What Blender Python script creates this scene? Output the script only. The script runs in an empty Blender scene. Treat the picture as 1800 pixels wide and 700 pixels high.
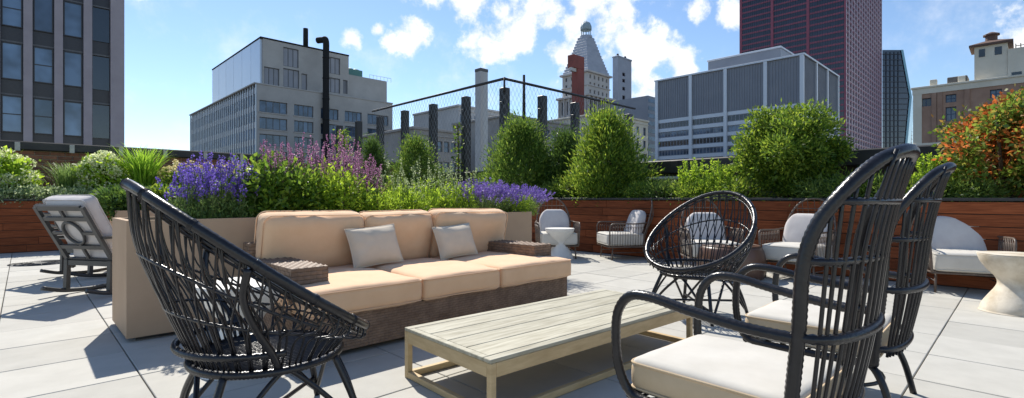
import bpy, math, random
import numpy as np
from mathutils import Vector, Matrix, noise as mnoise
R = math.radians
SC = bpy.context.scene
COL = SC.collection
# ------------------------------------------------------------------ camera, sky, sun, exposure
F, CX, CY, HE = 880.0, 900.0, 348.0, 1.0           # focal length and centre in photo pixels, eye height
FW = (0.699, 0.715); RT = (0.715, -0.699)           # view direction and right-hand direction in the terrace grid
cam = bpy.data.cameras.new('camera'); cam.sensor_width = 36; cam.lens = 36 * F / 1800
cam.shift_y = -2 / 1800; cam.clip_end = 6000; cam.clip_start = 0.05
co = bpy.data.objects.new('camera', cam); COL.objects.link(co)
co.location = (0, 0, HE); co.rotation_euler = (R(90), 0, math.atan2(FW[1], FW[0]) - R(90))
SC.camera = co
SUN_EL, SUN_ROT = R(48), R(17.0)
SUN_STRENGTH, SKY_STRENGTH, EXPO = 4.3, 0.113, 0.55
SC.view_settings.view_transform = 'Standard'; SC.view_settings.look = 'None'
SC.view_settings.exposure = EXPO; SC.view_settings.gamma = 1.0
def dir_px(px, py):
    k = (px - CX) / F; m = (CY - py) / F
    d = Vector((FW[0] + RT[0] * k, FW[1] + RT[1] * k, m)); d.normalize(); return d
def build_world():
    w = bpy.data.worlds.new('World'); SC.world = w; w.use_nodes = True
    nt = w.node_tree; N = nt.nodes; L = nt.links; N.clear()
    out = N.new('ShaderNodeOutputWorld'); bg = N.new('ShaderNodeBackground'); bg.inputs[1].default_value = SKY_STRENGTH
    L.new(bg.outputs[0], out.inputs[0])
    sky = N.new('ShaderNodeTexSky'); sky.sky_type = 'NISHITA'; sky.sun_disc = False
    sky.sun_elevation = SUN_EL; sky.sun_rotation = SUN_ROT; sky.altitude = 200; sky.air_density = 1.0; sky.dust_density = 0.1; sky.ozone_density = 3.2
    tc = N.new('ShaderNodeTexCoord')
    def mth(op, a, b=None, c=None, clamp=False):
        n = N.new('ShaderNodeMath'); n.operation = op; n.use_clamp = clamp
        for i, x in enumerate((a, b, c)):
            if x is None: continue
            if isinstance(x, (int, float)): n.inputs[i].default_value = x
            else: L.new(x, n.inputs[i])
        return n.outputs[0]
    # cumulus: blobs placed by direction, eaten into by noise
    blobs = [(722, 66, .055), (690, 72, .03), (618, 66, .028), (665, 52, .018), (560, 140, .0), (900, 50, .075), (850, 70, .06), (960, 10, .07), (820, 5, .06),
             (1040, 15, .09), (1010, 50, .06), (1100, 60, .07), (1150, 90, .07), (1190, 110, .05), (1130, 150, .06), (1090, 20, .05), (1200, 130, .04), (1140, 185, .06), (1225, 15, .03), (1290, 20, .035),
             (985, 90, .05), (760, -60, .1), (1080, -80, .14), (1400, -90, .12), (500, -160, .12), (200, -260, .2), (1900, 40, .1), (2300, 60, .2), (-300, 60, .12)]
    dens = None
    for (px, py, r) in blobs:
        if r == 0: continue
        vd = N.new('ShaderNodeVectorMath'); vd.operation = 'DISTANCE'; L.new(tc.outputs['Generated'], vd.inputs[0])
        vd.inputs[1].default_value = dir_px(px, py)
        mr = N.new('ShaderNodeMapRange'); mr.interpolation_type = 'SMOOTHSTEP'
        L.new(vd.outputs['Value'], mr.inputs[0]); mr.inputs[1].default_value = 0; mr.inputs[2].default_value = r * 1.5; mr.inputs[3].default_value = 1; mr.inputs[4].default_value = 0
        dens = mr.outputs[0] if dens is None else mth('MAXIMUM', dens, mr.outputs[0])
    n1 = N.new('ShaderNodeTexNoise'); n1.inputs['Scale'].default_value = 20; n1.inputs['Detail'].default_value = 9; n1.inputs['Roughness'].default_value = .62
    L.new(tc.outputs['Generated'], n1.inputs['Vector'])
    n2 = N.new('ShaderNodeTexNoise'); n2.inputs['Scale'].default_value = 4.5; n2.inputs['Detail'].default_value = 6; n2.inputs['Roughness'].default_value = .6
    L.new(tc.outputs['Generated'], n2.inputs['Vector'])
    a = mth('MULTIPLY_ADD', n1.outputs['Fac'], 2.2, -1.32)
    b = mth('MULTIPLY_ADD', dens, 1.0, a)
    mr = N.new('ShaderNodeMapRange'); mr.interpolation_type = 'SMOOTHSTEP'; L.new(b, mr.inputs[0]); mr.inputs[1].default_value = .2; mr.inputs[2].default_value = .75
    core = mr.outputs[0]
    wz = N.new('ShaderNodeMapRange'); wz.interpolation_type = 'SMOOTHSTEP'; L.new(mth('MULTIPLY_ADD', n1.outputs['Fac'], .5, n2.outputs['Fac']), wz.inputs[0])
    wz.inputs[1].default_value = .74; wz.inputs[2].default_value = 1.0; wz.inputs[3].default_value = 0; wz.inputs[4].default_value = .35
    dens_all = mth('MAXIMUM', core, mth('MULTIPLY', wz.outputs[0], .8))
    sep = N.new('ShaderNodeSeparateXYZ'); L.new(tc.outputs['Generated'], sep.inputs[0])
    up = N.new('ShaderNodeMapRange'); L.new(sep.outputs[2], up.inputs[0]); up.inputs[1].default_value = 0; up.inputs[2].default_value = .05
    fac = mth('MULTIPLY', dens_all, up.outputs[0])
    mix = N.new('ShaderNodeMix'); mix.data_type = 'RGBA'; L.new(fac, mix.inputs['Factor'])
    cr = N.new('ShaderNodeValToRGB'); cr.color_ramp.elements[0].position = .35; cr.color_ramp.elements[1].position = .7
    cr.color_ramp.elements[0].color = (5.6, 6.0, 6.6, 1); cr.color_ramp.elements[1].color = (7.6, 7.6, 7.6, 1)
    L.new(n1.outputs['Fac'], cr.inputs[0])
    L.new(sky.outputs[0], mix.inputs['A']); L.new(cr.outputs[0], mix.inputs['B']); L.new(mix.outputs['Result'], bg.inputs[0])
build_world()
sl = bpy.data.lights.new('sun', 'SUN'); sl.energy = SUN_STRENGTH; sl.angle = R(.53); sl.color = (1, .95, .86)
so = bpy.data.objects.new('sun', sl); COL.objects.link(so)
sdir = Vector((math.sin(SUN_ROT) * math.cos(SUN_EL), math.cos(SUN_ROT) * math.cos(SUN_EL), math.sin(SUN_EL)))
so.rotation_euler = sdir.to_track_quat('Z', 'Y').to_euler(); so.location = (3, 8, 12)

# ------------------------------------------------------------------ pixel -> place
def ground(px, py, z=0.0):
    d = F * (HE - z) / (py - CY); l = (px - CX) / F * d
    return (d * FW[0] + l * RT[0], d * FW[1] + l * RT[1])
def uvd(px, d):
    l = (px - CX) / F * d
    return (d * FW[0] + l * RT[0], d * FW[1] + l * RT[1])
def d_u(px, u): return u / (FW[0] + RT[0] * (px - CX) / F)
def d_v(px, v): return v / (FW[1] + RT[1] * (px - CX) / F)
def at_u(px, u): return uvd(px, d_u(px, u))
def at_v(px, v): return uvd(px, d_v(px, v))
def zz(py, d): return HE + (CY - py) / F * d
def depth_of(u, v): return u * FW[0] + v * FW[1]

# ------------------------------------------------------------------ mesh helpers
class MB:
    def __init__(s, off=(0, 0, 0)): s.V = []; s.Fc = []; s.n = 0; s.off = np.array(off, float)
    def add(s, V, Fs):
        V = np.asarray(V, float).reshape(-1, 3); s.V.append(V)
        for f in Fs: s.Fc.append(tuple(int(i) + s.n for i in f))
        s.n += len(V); return s
    def box(s, x0, x1, y0, y1, z0, z1):
        V = [(x, y, z) for z in (z0, z1) for y in (y0, y1) for x in (x0, x1)]
        return s.add(V, [(0, 2, 3, 1), (4, 5, 7, 6), (0, 1, 5, 4), (2, 6, 7, 3), (0, 4, 6, 2), (1, 3, 7, 5)])
    def bbox(s, x0, x1, y0, y1, z0, z1, b=.003):            # box with chamfered edges
        c = np.array([(x0 + x1) / 2, (y0 + y1) / 2, (z0 + z1) / 2]); h = np.array([x1 - x0, y1 - y0, z1 - z0]) / 2
        b = min(b, h.min() * .9)
        V = []; idx = {}
        for ax in range(3):
            for sg in (-1, 1):
                o = [i for i in range(3) if i != ax]
                for a in (-1, 1):
                    for d in (-1, 1):
                        p = np.zeros(3); p[ax] = sg * h[ax]; p[o[0]] = a * (h[o[0]] - b); p[o[1]] = d * (h[o[1]] - b)
                        key = [0, 0, 0]; key[ax] = sg; key[o[0]] = a; key[o[1]] = d
                        idx[(ax, tuple(key))] = len(V); V.append(p + c)
        Fs = []
        for ax in range(3):
            o = [i for i in range(3) if i != ax]
            for sg in (-1, 1):
                q = []
                for a, d in ((-1, -1), (1, -1), (1, 1), (-1, 1)):
                    k = [0, 0, 0]; k[ax] = sg; k[o[0]] = a; k[o[1]] = d; q.append(idx[(ax, tuple(k))])
                if (sg > 0) == (ax == 1): q.reverse()
                Fs.append(q)
        for ax in range(3):                                  # edges running along ax
            o = [i for i in range(3) if i != ax]
            for a in (-1, 1):
                for d in (-1, 1):
                    k0 = [0, 0, 0]; k1 = [0, 0, 0]; k0[ax] = -1; k1[ax] = 1; k0[o[0]] = k1[o[0]] = a; k0[o[1]] = k1[o[1]] = d
                    Fs.append([idx[(o[0], tuple(k0))], idx[(o[0], tuple(k1))], idx[(o[1], tuple(k1))], idx[(o[1], tuple(k0))]])
        for k in [(a, b2, c2) for a in (-1, 1) for b2 in (-1, 1) for c2 in (-1, 1)]:
            Fs.append([idx[(0, k)], idx[(1, k)], idx[(2, k)]])
        return s.add(V, Fs)
    def tube(s, path, r, sides=6, closed=False, caps=True, wrap=0, wd=.12):
        P = np.asarray(path, float); rr = np.broadcast_to(np.asarray(r, float), (len(P),)).copy()
        if wrap:
            seg = np.linalg.norm(np.diff(P, axis=0), axis=1); t = np.concatenate([[0], np.cumsum(seg)])
            n = max(4, int(t[-1] / wrap)) * 2; tt = np.linspace(0, t[-1], n + 1)
            P = np.stack([np.interp(tt, t, P[:, i]) for i in range(3)], 1); rr = np.interp(tt, t, rr)
            rr = rr * np.where(np.arange(n + 1) % 2 == 0, 1 - wd, 1.0)
            if closed: P = P[:-1]; rr = rr[:-1]
        n = len(P)
        T = np.roll(P, -1, 0) - np.roll(P, 1, 0) if closed else np.gradient(P, axis=0)
        T /= np.linalg.norm(T, axis=1)[:, None] + 1e-12
        a = np.array([0, 0, 1.0]) if abs(T[0][2]) < .9 else np.array([1.0, 0, 0])
        nrm = np.cross(T[0], a); nrm /= np.linalg.norm(nrm)
        Ns = np.zeros((n, 3)); Ns[0] = nrm
        for i in range(1, n):
            v = Ns[i - 1] - T[i] * Ns[i - 1].dot(T[i]); Ns[i] = v / (np.linalg.norm(v) + 1e-12)
        B = np.cross(T, Ns); an = np.arange(sides) * 2 * math.pi / sides
        V = P[:, None, :] + rr[:, None, None] * (np.cos(an)[None, :, None] * Ns[:, None, :] + np.sin(an)[None, :, None] * B[:, None, :])
        Fs = []
        for i in range(n if closed else n - 1):
            j = (i + 1) % n
            for k in range(sides):
                m = (k + 1) % sides
                Fs.append((i * sides + k, i * sides + m, j * sides + m, j * sides + k))
        if caps and not closed:
            Fs.append(tuple(reversed(range(sides)))); Fs.append(tuple((n - 1) * sides + k for k in range(sides)))
        return s.add(V.reshape(-1, 3), Fs)
    def bar(s, p, q, w, h, up=(0, 0, 1)):                    # rectangular bar between two points
        p = np.array(p, float); q = np.array(q, float); t = q - p; t /= np.linalg.norm(t)
        u = np.array(up, float); x = np.cross(t, u)
        if np.linalg.norm(x) < 1e-6: x = np.cross(t, np.array([1.0, 0, 0]))
        x /= np.linalg.norm(x); y = np.cross(x, t)
        V = [e + x * a * w / 2 + y * b * h / 2 for e in (p, q) for a, b in ((-1, -1), (1, -1), (1, 1), (-1, 1))]
        return s.add(V, [(0, 1, 2, 3), (7, 6, 5, 4), (0, 4, 5, 1), (1, 5, 6, 2), (2, 6, 7, 3), (3, 7, 4, 0)])
    def lathe(s, prof, n=32, c=(0, 0)):
        V = []; Fs = []; m = len(prof)
        for i in range(n):
            a = 2 * math.pi * i / n
            for (r, z) in prof: V.append((c[0] + r * math.cos(a), c[1] + r * math.sin(a), z))
        for i in range(n):
            j = (i + 1) % n
            for k in range(m - 1): Fs.append((i * m + k, j * m + k, j * m + k + 1, i * m + k + 1))
        Fs.append(tuple(i * m for i in reversed(range(n)))); Fs.append(tuple(i * m + m - 1 for i in range(n)))
        return s.add(V, Fs)
    def prism(s, poly, z0, z1):
        n = len(poly)
        V = [(x, y, z0) for x, y in poly] + [(x, y, z1) for x, y in poly]
        return s.add(V, [tuple(reversed(range(n))), tuple(range(n, 2 * n))] + [(i, (i + 1) % n, n + (i + 1) % n, n + i) for i in range(n)])
    def mesh(s, name, mat, smooth=False):
        me = bpy.data.meshes.new(name)
        V = np.concatenate(s.V) - s.off
        me.from_pydata(V.tolist(), [], s.Fc); me.update()
        if mat is not None: me.materials.append(mat)
        if smooth: me.polygons.foreach_set('use_smooth', np.ones(len(me.polygons), bool))
        return me
    def build(s, name, mat, parent=None, smooth=False):
        return link(name, s.mesh(name, mat, smooth), parent)
def link(name, data, parent=None, loc=None, rot=None):
    o = bpy.data.objects.new(name, data); COL.objects.link(o)
    if parent is not None: o.parent = parent
    if loc is not None: o.location = loc
    if rot is not None: o.rotation_euler = rot
    return o
def tag(o, label=None, cat=None, group=None, kind=None):
    if label: o['label'] = label
    if cat: o['category'] = cat
    if group: o['group'] = group
    if kind: o['kind'] = kind
    return o
def empty(name, loc, rz=0, label=None, cat=None, group=None):
    o = link(name, None, None, loc, (0, 0, rz)); o.empty_display_size = .1
    return tag(o, label, cat, group)
def copy_tree(o, parent=None):
    c = o.copy(); COL.objects.link(c); c.parent = parent
    for ch in list(o.children): copy_tree(ch, c)
    return c
def quads(name, V, mat, parent=None, n=4):                   # V: (count*n,3) numpy, fast build of loose faces
    V = np.ascontiguousarray(V, dtype=np.float32).reshape(-1, 3); c = len(V) // n
    me = bpy.data.meshes.new(name); me.vertices.add(len(V)); me.vertices.foreach_set('co', V.ravel())
    me.loops.add(c * n); me.loops.foreach_set('vertex_index', np.arange(c * n, dtype=np.int32))
    me.polygons.add(c); me.polygons.foreach_set('loop_start', np.arange(0, c * n, n, dtype=np.int32))
    me.update(calc_edges=True); me.validate()
    if mat is not None: me.materials.append(mat)
    return link(name, me, parent)
def spline(pts, n=8, closed=False):
    P = np.asarray(pts, float); m = len(P); out = []
    rng = range(m if closed else m - 1)
    for i in rng:
        if closed: p0, p1, p2, p3 = P[(i - 1) % m], P[i], P[(i + 1) % m], P[(i + 2) % m]
        else: p0, p1, p2, p3 = P[max(i - 1, 0)], P[i], P[i + 1], P[min(i + 2, m - 1)]
        for k in range(n):
            t = k / n
            out.append(.5 * ((2 * p1) + (p2 - p0) * t + (2 * p0 - 5 * p1 + 4 * p2 - p3) * t * t + (3 * p1 - p0 - 3 * p2 + p3) * t ** 3))
    if not closed: out.append(P[-1])
    return np.array(out)

# ------------------------------------------------------------------ materials
def lin(c):
    return tuple(((x / 255) / 12.92 if x / 255 <= .04045 else ((x / 255 + .055) / 1.055) ** 2.4) for x in c) + (1,)
def material(name, col, col2=None, rough=.6, scale=8, stretch=(1, 1, 1), detail=5, bump=0, bscale=None, metal=0, rand=0, spec=.5, coat=0, sheen=0, lo=.3, hi=.7, bdist=.01):
    m = bpy.data.materials.new(name); m.use_nodes = True; nt = m.node_tree; N = nt.nodes; L = nt.links
    p = N['Principled BSDF']; p.inputs['Roughness'].default_value = rough; p.inputs['Metallic'].default_value = metal
    p.inputs['Specular IOR Level'].default_value = spec
    if coat: p.inputs['Coat Weight'].default_value = coat; p.inputs['Coat Roughness'].default_value = .2
    if sheen: p.inputs['Sheen Weight'].default_value = sheen
    c1 = tuple(col) + (1,) if len(col) == 3 else col
    c2 = c1 if col2 is None else (tuple(col2) + (1,) if len(col2) == 3 else col2)
    tc = N.new('ShaderNodeTexCoord'); mp = N.new('ShaderNodeMapping'); mp.inputs['Scale'].default_value = stretch
    L.new(tc.outputs['Object'], mp.inputs[0])
    nz = N.new('ShaderNodeTexNoise'); nz.inputs['Scale'].default_value = scale; nz.inputs['Detail'].default_value = detail; nz.inputs['Roughness'].default_value = .6
    oi = N.new('ShaderNodeObjectInfo')
    sh = N.new('ShaderNodeVectorMath'); sh.operation = 'MULTIPLY_ADD'
    cb = N.new('ShaderNodeCombineXYZ'); L.new(oi.outputs['Random'], cb.inputs[0]); L.new(oi.outputs['Random'], cb.inputs[2])
    L.new(cb.outputs[0], sh.inputs[0]); sh.inputs[1].default_value = (37, 37, 37); L.new(mp.outputs[0], sh.inputs[2])
    L.new(sh.outputs[0], nz.inputs['Vector'])
    cr = N.new('ShaderNodeValToRGB'); cr.color_ramp.elements[0].position = lo; cr.color_ramp.elements[1].position = hi
    cr.color_ramp.elements[0].color = c1; cr.color_ramp.elements[1].color = c2
    L.new(nz.outputs['Fac'], cr.inputs[0]); colout = cr.outputs[0]
    if rand:
        hs = N.new('ShaderNodeHueSaturation'); mr = N.new('ShaderNodeMapRange'); L.new(oi.outputs['Random'], mr.inputs[0])
        mr.inputs[3].default_value = 1 - rand; mr.inputs[4].default_value = 1 + rand; L.new(mr.outputs[0], hs.inputs['Value']); L.new(colout, hs.inputs['Color']); colout = hs.outputs[0]
    L.new(colout, p.inputs['Base Color'])
    if bump:
        bn = N.new('ShaderNodeTexNoise'); bn.inputs['Scale'].default_value = bscale or scale * 4; bn.inputs['Detail'].default_value = 4; L.new(sh.outputs[0], bn.inputs['Vector'])
        bu = N.new('ShaderNodeBump'); bu.inputs['Strength'].default_value = bump; bu.inputs['Distance'].default_value = bdist
        L.new(bn.outputs['Fac'], bu.inputs['Height']); L.new(bu.outputs[0], p.inputs['Normal'])
    return m
def leaf_mat(name, cols, trans=.5, rough=.5, spec=.35, tcol=None):
    m = bpy.data.materials.new(name); m.use_nodes = True; nt = m.node_tree; N = nt.nodes; L = nt.links
    p = N['Principled BSDF']; p.inputs['Roughness'].default_value = rough; p.inputs['Specular IOR Level'].default_value = spec
    g = N.new('ShaderNodeNewGeometry'); cr = N.new('ShaderNodeValToRGB'); el = cr.color_ramp.elements
    while len(el) < len(cols): el.new(.5)
    for i, c in enumerate(cols): el[i].position = i / (len(cols) - 1); el[i].color = tuple(c) + (1,)
    L.new(g.outputs['Random Per Island'], cr.inputs[0]); L.new(cr.outputs[0], p.inputs['Base Color'])
    t = N.new('ShaderNodeBsdfTranslucent'); mx = N.new('ShaderNodeMixShader'); mx.inputs[0].default_value = trans
    hs = N.new('ShaderNodeHueSaturation'); hs.inputs['Value'].default_value = 1.7; hs.inputs['Hue'].default_value = .485; L.new(cr.outputs[0], hs.inputs['Color'])
    L.new(hs.outputs[0], t.inputs[0])
    L.new(p.outputs[0], mx.inputs[1]); L.new(t.outputs[0], mx.inputs[2]); L.new(mx.outputs[0], N['Material Output'].inputs[0])
    return m
def glass_mat(name, col, rough=.06, spec=.9, metal=.0, rand=.3):
    return material(name, col, tuple(c * .35 for c in col), rough=rough, scale=.3, spec=spec, metal=metal, rand=rand, detail=3, lo=.42, hi=.6)  # uneven darkening in the glass colour stands in for varied reflections
M = {}
M['paver'] = material('concrete_paver', (.40, .385, .345), (.475, .458, .412), rough=.85, scale=5, detail=8, bump=.12, bscale=160, rand=.07, bdist=.002, lo=.25, hi=.75)
M['bed'] = material('dark_bedding', (.05, .05, .05), (.08, .08, .075), rough=.9)
M['slab'] = material('concrete_slab', (.25, .25, .25), (.32, .31, .3), rough=.9)
M['street'] = material('asphalt', (.045, .045, .048), (.065, .065, .065), rough=.9, scale=.05)
M['taupe'] = material('taupe_fibre_stone', (.42, .285, .18), (.48, .33, .215), rough=.8, scale=3, bump=.08, bscale=60, bdist=.003)
M['soil'] = material('soil', (.03, .02, .012), (.06, .04, .025), rough=1, scale=20, bump=.8, bscale=40, bdist=.03)
M['ipe'] = material('ipe_wood', (.13, .034, .013), (.30, .088, .034), rough=.75, spec=.15, scale=3, stretch=(1.2, 1.2, 22), detail=8, bump=.15, bscale=10, rand=.28, bdist=.003)
M['blackmetal'] = material('black_metal', (.012, .012, .014), (.02, .02, .022), rough=.45)
M['coping'] = material('weathered_black_coping', (.014, .014, .015), (.045, .04, .036), rough=.55, scale=2, stretch=(1, 1, 3))
M['brick'] = material('old_brick', (.20, .075, .04), (.33, .14, .08), rough=.85, scale=14, bump=.4, rand=.3, bdist=.006)
M['mortar'] = material('mortar', (.32, .27, .22), (.42, .37, .31), rough=.95, scale=20)
M['stone'] = material('limestone_block', (.42, .40, .36), (.55, .52, .47), rough=.9)
M['sofafab'] = material('peach_canvas', (.74, .47, .275), (.80, .525, .32), rough=.9, scale=6, bump=.25, bscale=9, sheen=.15, bdist=.012)
M['pillowfab'] = material('sand_canvas', (.60, .50, .385), (.66, .555, .43), rough=.95, scale=8, bump=.2, bscale=14, sheen=.1, bdist=.008)
M['whitefab'] = material('ivory_canvas', (.52, .49, .435), (.59, .56, .505), rough=.95, scale=6, bump=.25, bscale=12, sheen=.1, bdist=.008)
M['shadefab'] = material('tan_shade_canvas', (.50, .38, .24), (.58, .45, .30), rough=.95, scale=6)  # tan puts shade and warm bounce light into the cushion side colour
M['greyfab'] = material('pale_grey_canvas', (.52, .48, .47), (.60, .57, .55), rough=.95, scale=6, bump=.2, bscale=12, bdist=.008)
M['wicker'] = material('brown_wicker', (.17, .11, .075), (.27, .185, .13), rough=.6, scale=14, detail=3, spec=.3)
M['wickercore'] = material('wicker_core', (.02, .014, .01), (.03, .02, .015), rough=.9)
M['rattan'] = material('black_rattan', (.006, .006, .008), (.016, .015, .018), rough=.28, scale=30, spec=.45, bump=.35, bscale=90, bdist=.004)
M['brownrattan'] = material('brown_rattan_wire', (.075, .052, .04), (.15, .11, .085), rough=.45, scale=30, spec=.5)
M['teak'] = material('weathered_teak', (.30, .27, .19), (.52, .49, .385), rough=.7, scale=3, stretch=(1.5, 14, 14), detail=8, bump=.15, bscale=8, rand=.08, bdist=.002)
M['teakside'] = material('teak_frame', (.44, .31, .155), (.60, .45, .25), rough=.65, scale=3, stretch=(2, 2, 12), detail=8, bump=.1, bscale=10, rand=.05, bdist=.002)
M['gunmetal'] = material('charcoal_aluminium', (.035, .037, .038), (.055, .056, .058), rough=.42, scale=6)
M['caststone'] = material('cast_travertine', (.44, .36, .25), (.66, .59, .48), rough=.75, scale=5, detail=9, bump=.3, bscale=30, bdist=.006, lo=.35, hi=.6)
M['whitestone'] = material('white_cast_stone', (.62, .60, .56), (.72, .70, .66), rough=.6, scale=5, bump=.1, bscale=30)
M['leather'] = material('brown_drum_glaze', (.075, .036, .022), (.115, .058, .036), rough=.38, scale=3, bump=.15, bscale=8)
M['bark'] = material('bark', (.06, .04, .025), (.13, .09, .06), rough=.95, scale=30, bump=.6, bdist=.01)
M['steelwire'] = material('steel_mesh', (.26, .27, .28), (.34, .35, .36), rough=.4, metal=.6)
M['galv'] = material('galvanised_pipe', (.5, .5, .5), (.6, .6, .6), rough=.5)

# ------------------------------------------------------------------ the terrace
PS, PG = .6114, .007
U0, V0 = .476, .432
WALL_U, WALL_V = 7.45, 12.8
st = MB().box(-700, 1500, -300, 1500, -45.4, -45).build('ground', M['street']); tag(st, 'dark asphalt street level far below the roof terrace', 'ground', kind='structure')
sb = MB(); sb.box(-6, 9.9, -6, 15.6, -45, -.06); tag(sb.build('terrace_slab', M['slab']), 'concrete slab carrying the roof terrace', 'slab', kind='structure')
fl = MB().box(-5.95, 9.2, -5.95, 14.9, -.058, -.03).build('floor', M['bed']); tag(fl, 'pale square concrete pavers laid in a grid on the terrace', 'floor', kind='structure')
pm = MB().bbox(-(PS - PG) / 2, (PS - PG) / 2, -(PS - PG) / 2, (PS - PG) / 2, -.03, 0, .003).mesh('paver', M['paver'])
cand = []; rest = []
rp = random.Random(4)
for i in range(-10, 12):
    for j in range(-10, 22):
        cu = U0 + (i + .5) * PS; cv = V0 + (j + .5) * PS
        if cu > WALL_U + .2 or cv > WALL_V + .2 or cu < -5.6 or cv < -5.6: continue
        d = depth_of(cu, cv); l = cu * RT[0] + cv * RT[1]
        if d > .9 and abs(l / d) < 1.15 and d + abs(l) > 1.6: cand.append((d, cu, cv))
        else: rest.append((cu, cv))
cand.sort()
rest += [(a, b) for _, a, b in cand[300:]]
for d, cu, cv in cand[:300]:
    o = link('paver', pm, fl, (cu, cv, rp.uniform(-.0012, .0012)), (rp.gauss(0, .0012), rp.gauss(0, .0012), rp.choice((0, 1, 2, 3)) * math.pi / 2))
mb = MB()
for cu, cv in rest: mb.box(cu - (PS - PG) / 2, cu + (PS - PG) / 2, cv - (PS - PG) / 2, cv + (PS - PG) / 2, -.03, -.0005)
tag(mb.build('paver_field', M['paver'], fl), kind='stuff')
# round drain cover
c = ground(72, 463)
dr = MB()
for r in (.1, .2, .3, .36): dr.tube([(r * math.cos(a), r * math.sin(a), .006) for a in np.linspace(0, 2 * math.pi, 40)[:-1]], .006, 5, closed=True)
for a in np.linspace(0, 2 * math.pi, 13)[:-1]: dr.bar((.1 * math.cos(a), .1 * math.sin(a), .006), (.36 * math.cos(a), .36 * math.sin(a), .006), .008, .008)
de = empty('drain_cover', (c[0], c[1], 0), 0, 'thin round metal drain cover lying on the pavers behind the rocking chairs', 'drain cover')
dr.build('grate', M['gunmetal'], de)

# wooden perimeter planters: each board its own piece
def plank_planter(name, label, axis, face, a0, a1, depth, h, seed, rows=7):
    rg = random.Random(seed)
    loc = (face, a0, 0) if axis == 'v' else (a0, face, 0)
    e = empty(name, loc, 0, label, 'planter', 'wooden perimeter planters')
    L = a1 - a0
    def bx(mb, s0, s1, o0, o1, z0, z1):                        # s along the face, o outward (away from the room)
        if axis == 'v': mb.bbox(o0, o1, s0, s1, z0, z1, .003)
        else: mb.bbox(s0, s1, o0, o1, z0, z1, .003)
        return mb
    bx(MB(), 0, L, .03, depth, .0, h - .12).build('planter_box', M['blackmetal'], e)
    bx(MB(), .0, L, .04, depth - .03, h - .12, h - .06).build('soil', M['soil'], e)
    bx(MB(), 0, L, -.012, .10, h - .035, h).build('coping', M['blackmetal'], e)
    bx(MB(), 0, L, depth - .05, depth + .02, h - .12, h).build('back_coping', M['blackmetal'], e)
    ph = (h - .05) / rows
    cache = {}
    for r in range(rows):
        s = -rg.uniform(0, 1.5)
        while s < L:
            ln = rg.choice((1.83, 2.44, 3.05)); s0 = max(s, 0); s1 = min(s + ln, L)
            if s1 - s0 > .05:
                key = round(s1 - s0, 3)
                if key not in cache: cache[key] = bx(MB(), 0, key - .004, -.002, .022, 0, ph - .008).mesh('plank', M['ipe'])
                p = (0, s0, .012 + r * ph) if axis == 'v' else (s0, 0, .012 + r * ph)
                link('plank', cache[key], e, p)
            s += ln
    return e
plank_planter('wood_planter', 'long red-brown plank planter along the terrace edge holding big round shrubs', 'v', WALL_U, -4.5, WALL_V + .6, 1.55, 1.0, 3)
plank_planter('wood_planter', 'red-brown plank planter in front of the brick parapet holding hydrangeas', 'u', WALL_V, -4.5, WALL_U - .03, 1.6, .985, 5)

# parapets
pr = empty('parapet_wall', (9.4, -5.5, 0), 0, 'low dark parapet behind the round shrub with black metal coping', 'parapet')
MB(pr.location).box(9.4, 9.75, -5.5, 13, 0, 1.5).build('wall', material('dark_parapet', (.03, .024, .02), (.07, .05, .04), rough=.8, scale=3), pr)
MB(pr.location).bbox(9.3, 9.85, -5.5, 13, 1.5, 1.76, .02).build('coping', M['coping'], pr)
for k in range(12):
    MB(pr.location).bbox(9.278, 9.3, -5 + k * 1.4, -4.86 + k * 1.4, 1.5, 1.74, .004).build('bracket', M['coping'], pr)
wp = MB(pr.location).tube([(9.32, 4.5, 1.40), (9.32, 8.5, 1.40)], .035, 8); tag(wp.build('conduit', M['galv'], pr, True))
bw = empty('brick_parapet', (-4.5, 15, 0), 0, 'brown brick parapet wall with black coping and pale clips behind the hydrangeas', 'parapet')
BT = 2.02
MB(bw.location).box(-4.5, 9.3, 15.012, 15.3, 0, BT).build('mortar_core', M['mortar'], bw)
bm_ = MB().bbox(0, .235, -.012, .1, 0, .072, .004).mesh('brick', M['brick'])
rb = random.Random(9); cnt = 0; stuff = MB(bw.location)
for r in range(24):
    z = BT - .085 * (r + 1)
    if z < .0: break
    x = -4.5 + (.125 if r % 2 else 0)
    while x < 9.05:
        x0 = x
        vis = (-.5 < x0 < 4.3) and z > 1.25
        if vis and cnt < 300:
            link('brick', bm_, bw, (x0 + 4.5, rb.uniform(-.003, .002), z)); cnt += 1
        else: stuff.box(x0, x0 + .235, 14.99, 15.08, z, z + .072)
        x += .247
tag(stuff.build('brickwork', M['brick'], bw), kind='stuff')
MB(bw.location).bbox(-4.5, 9.3, 14.9, 15.4, BT, BT + .19, .02).build('coping', M['coping'], bw)
for k in range(14):
    x = -3.6 + k * .87
    MB(bw.location).bbox(x, x + .085, 14.88, 14.9, BT - .02, BT + .16, .004).build('clip', M['stone'], bw)

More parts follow.
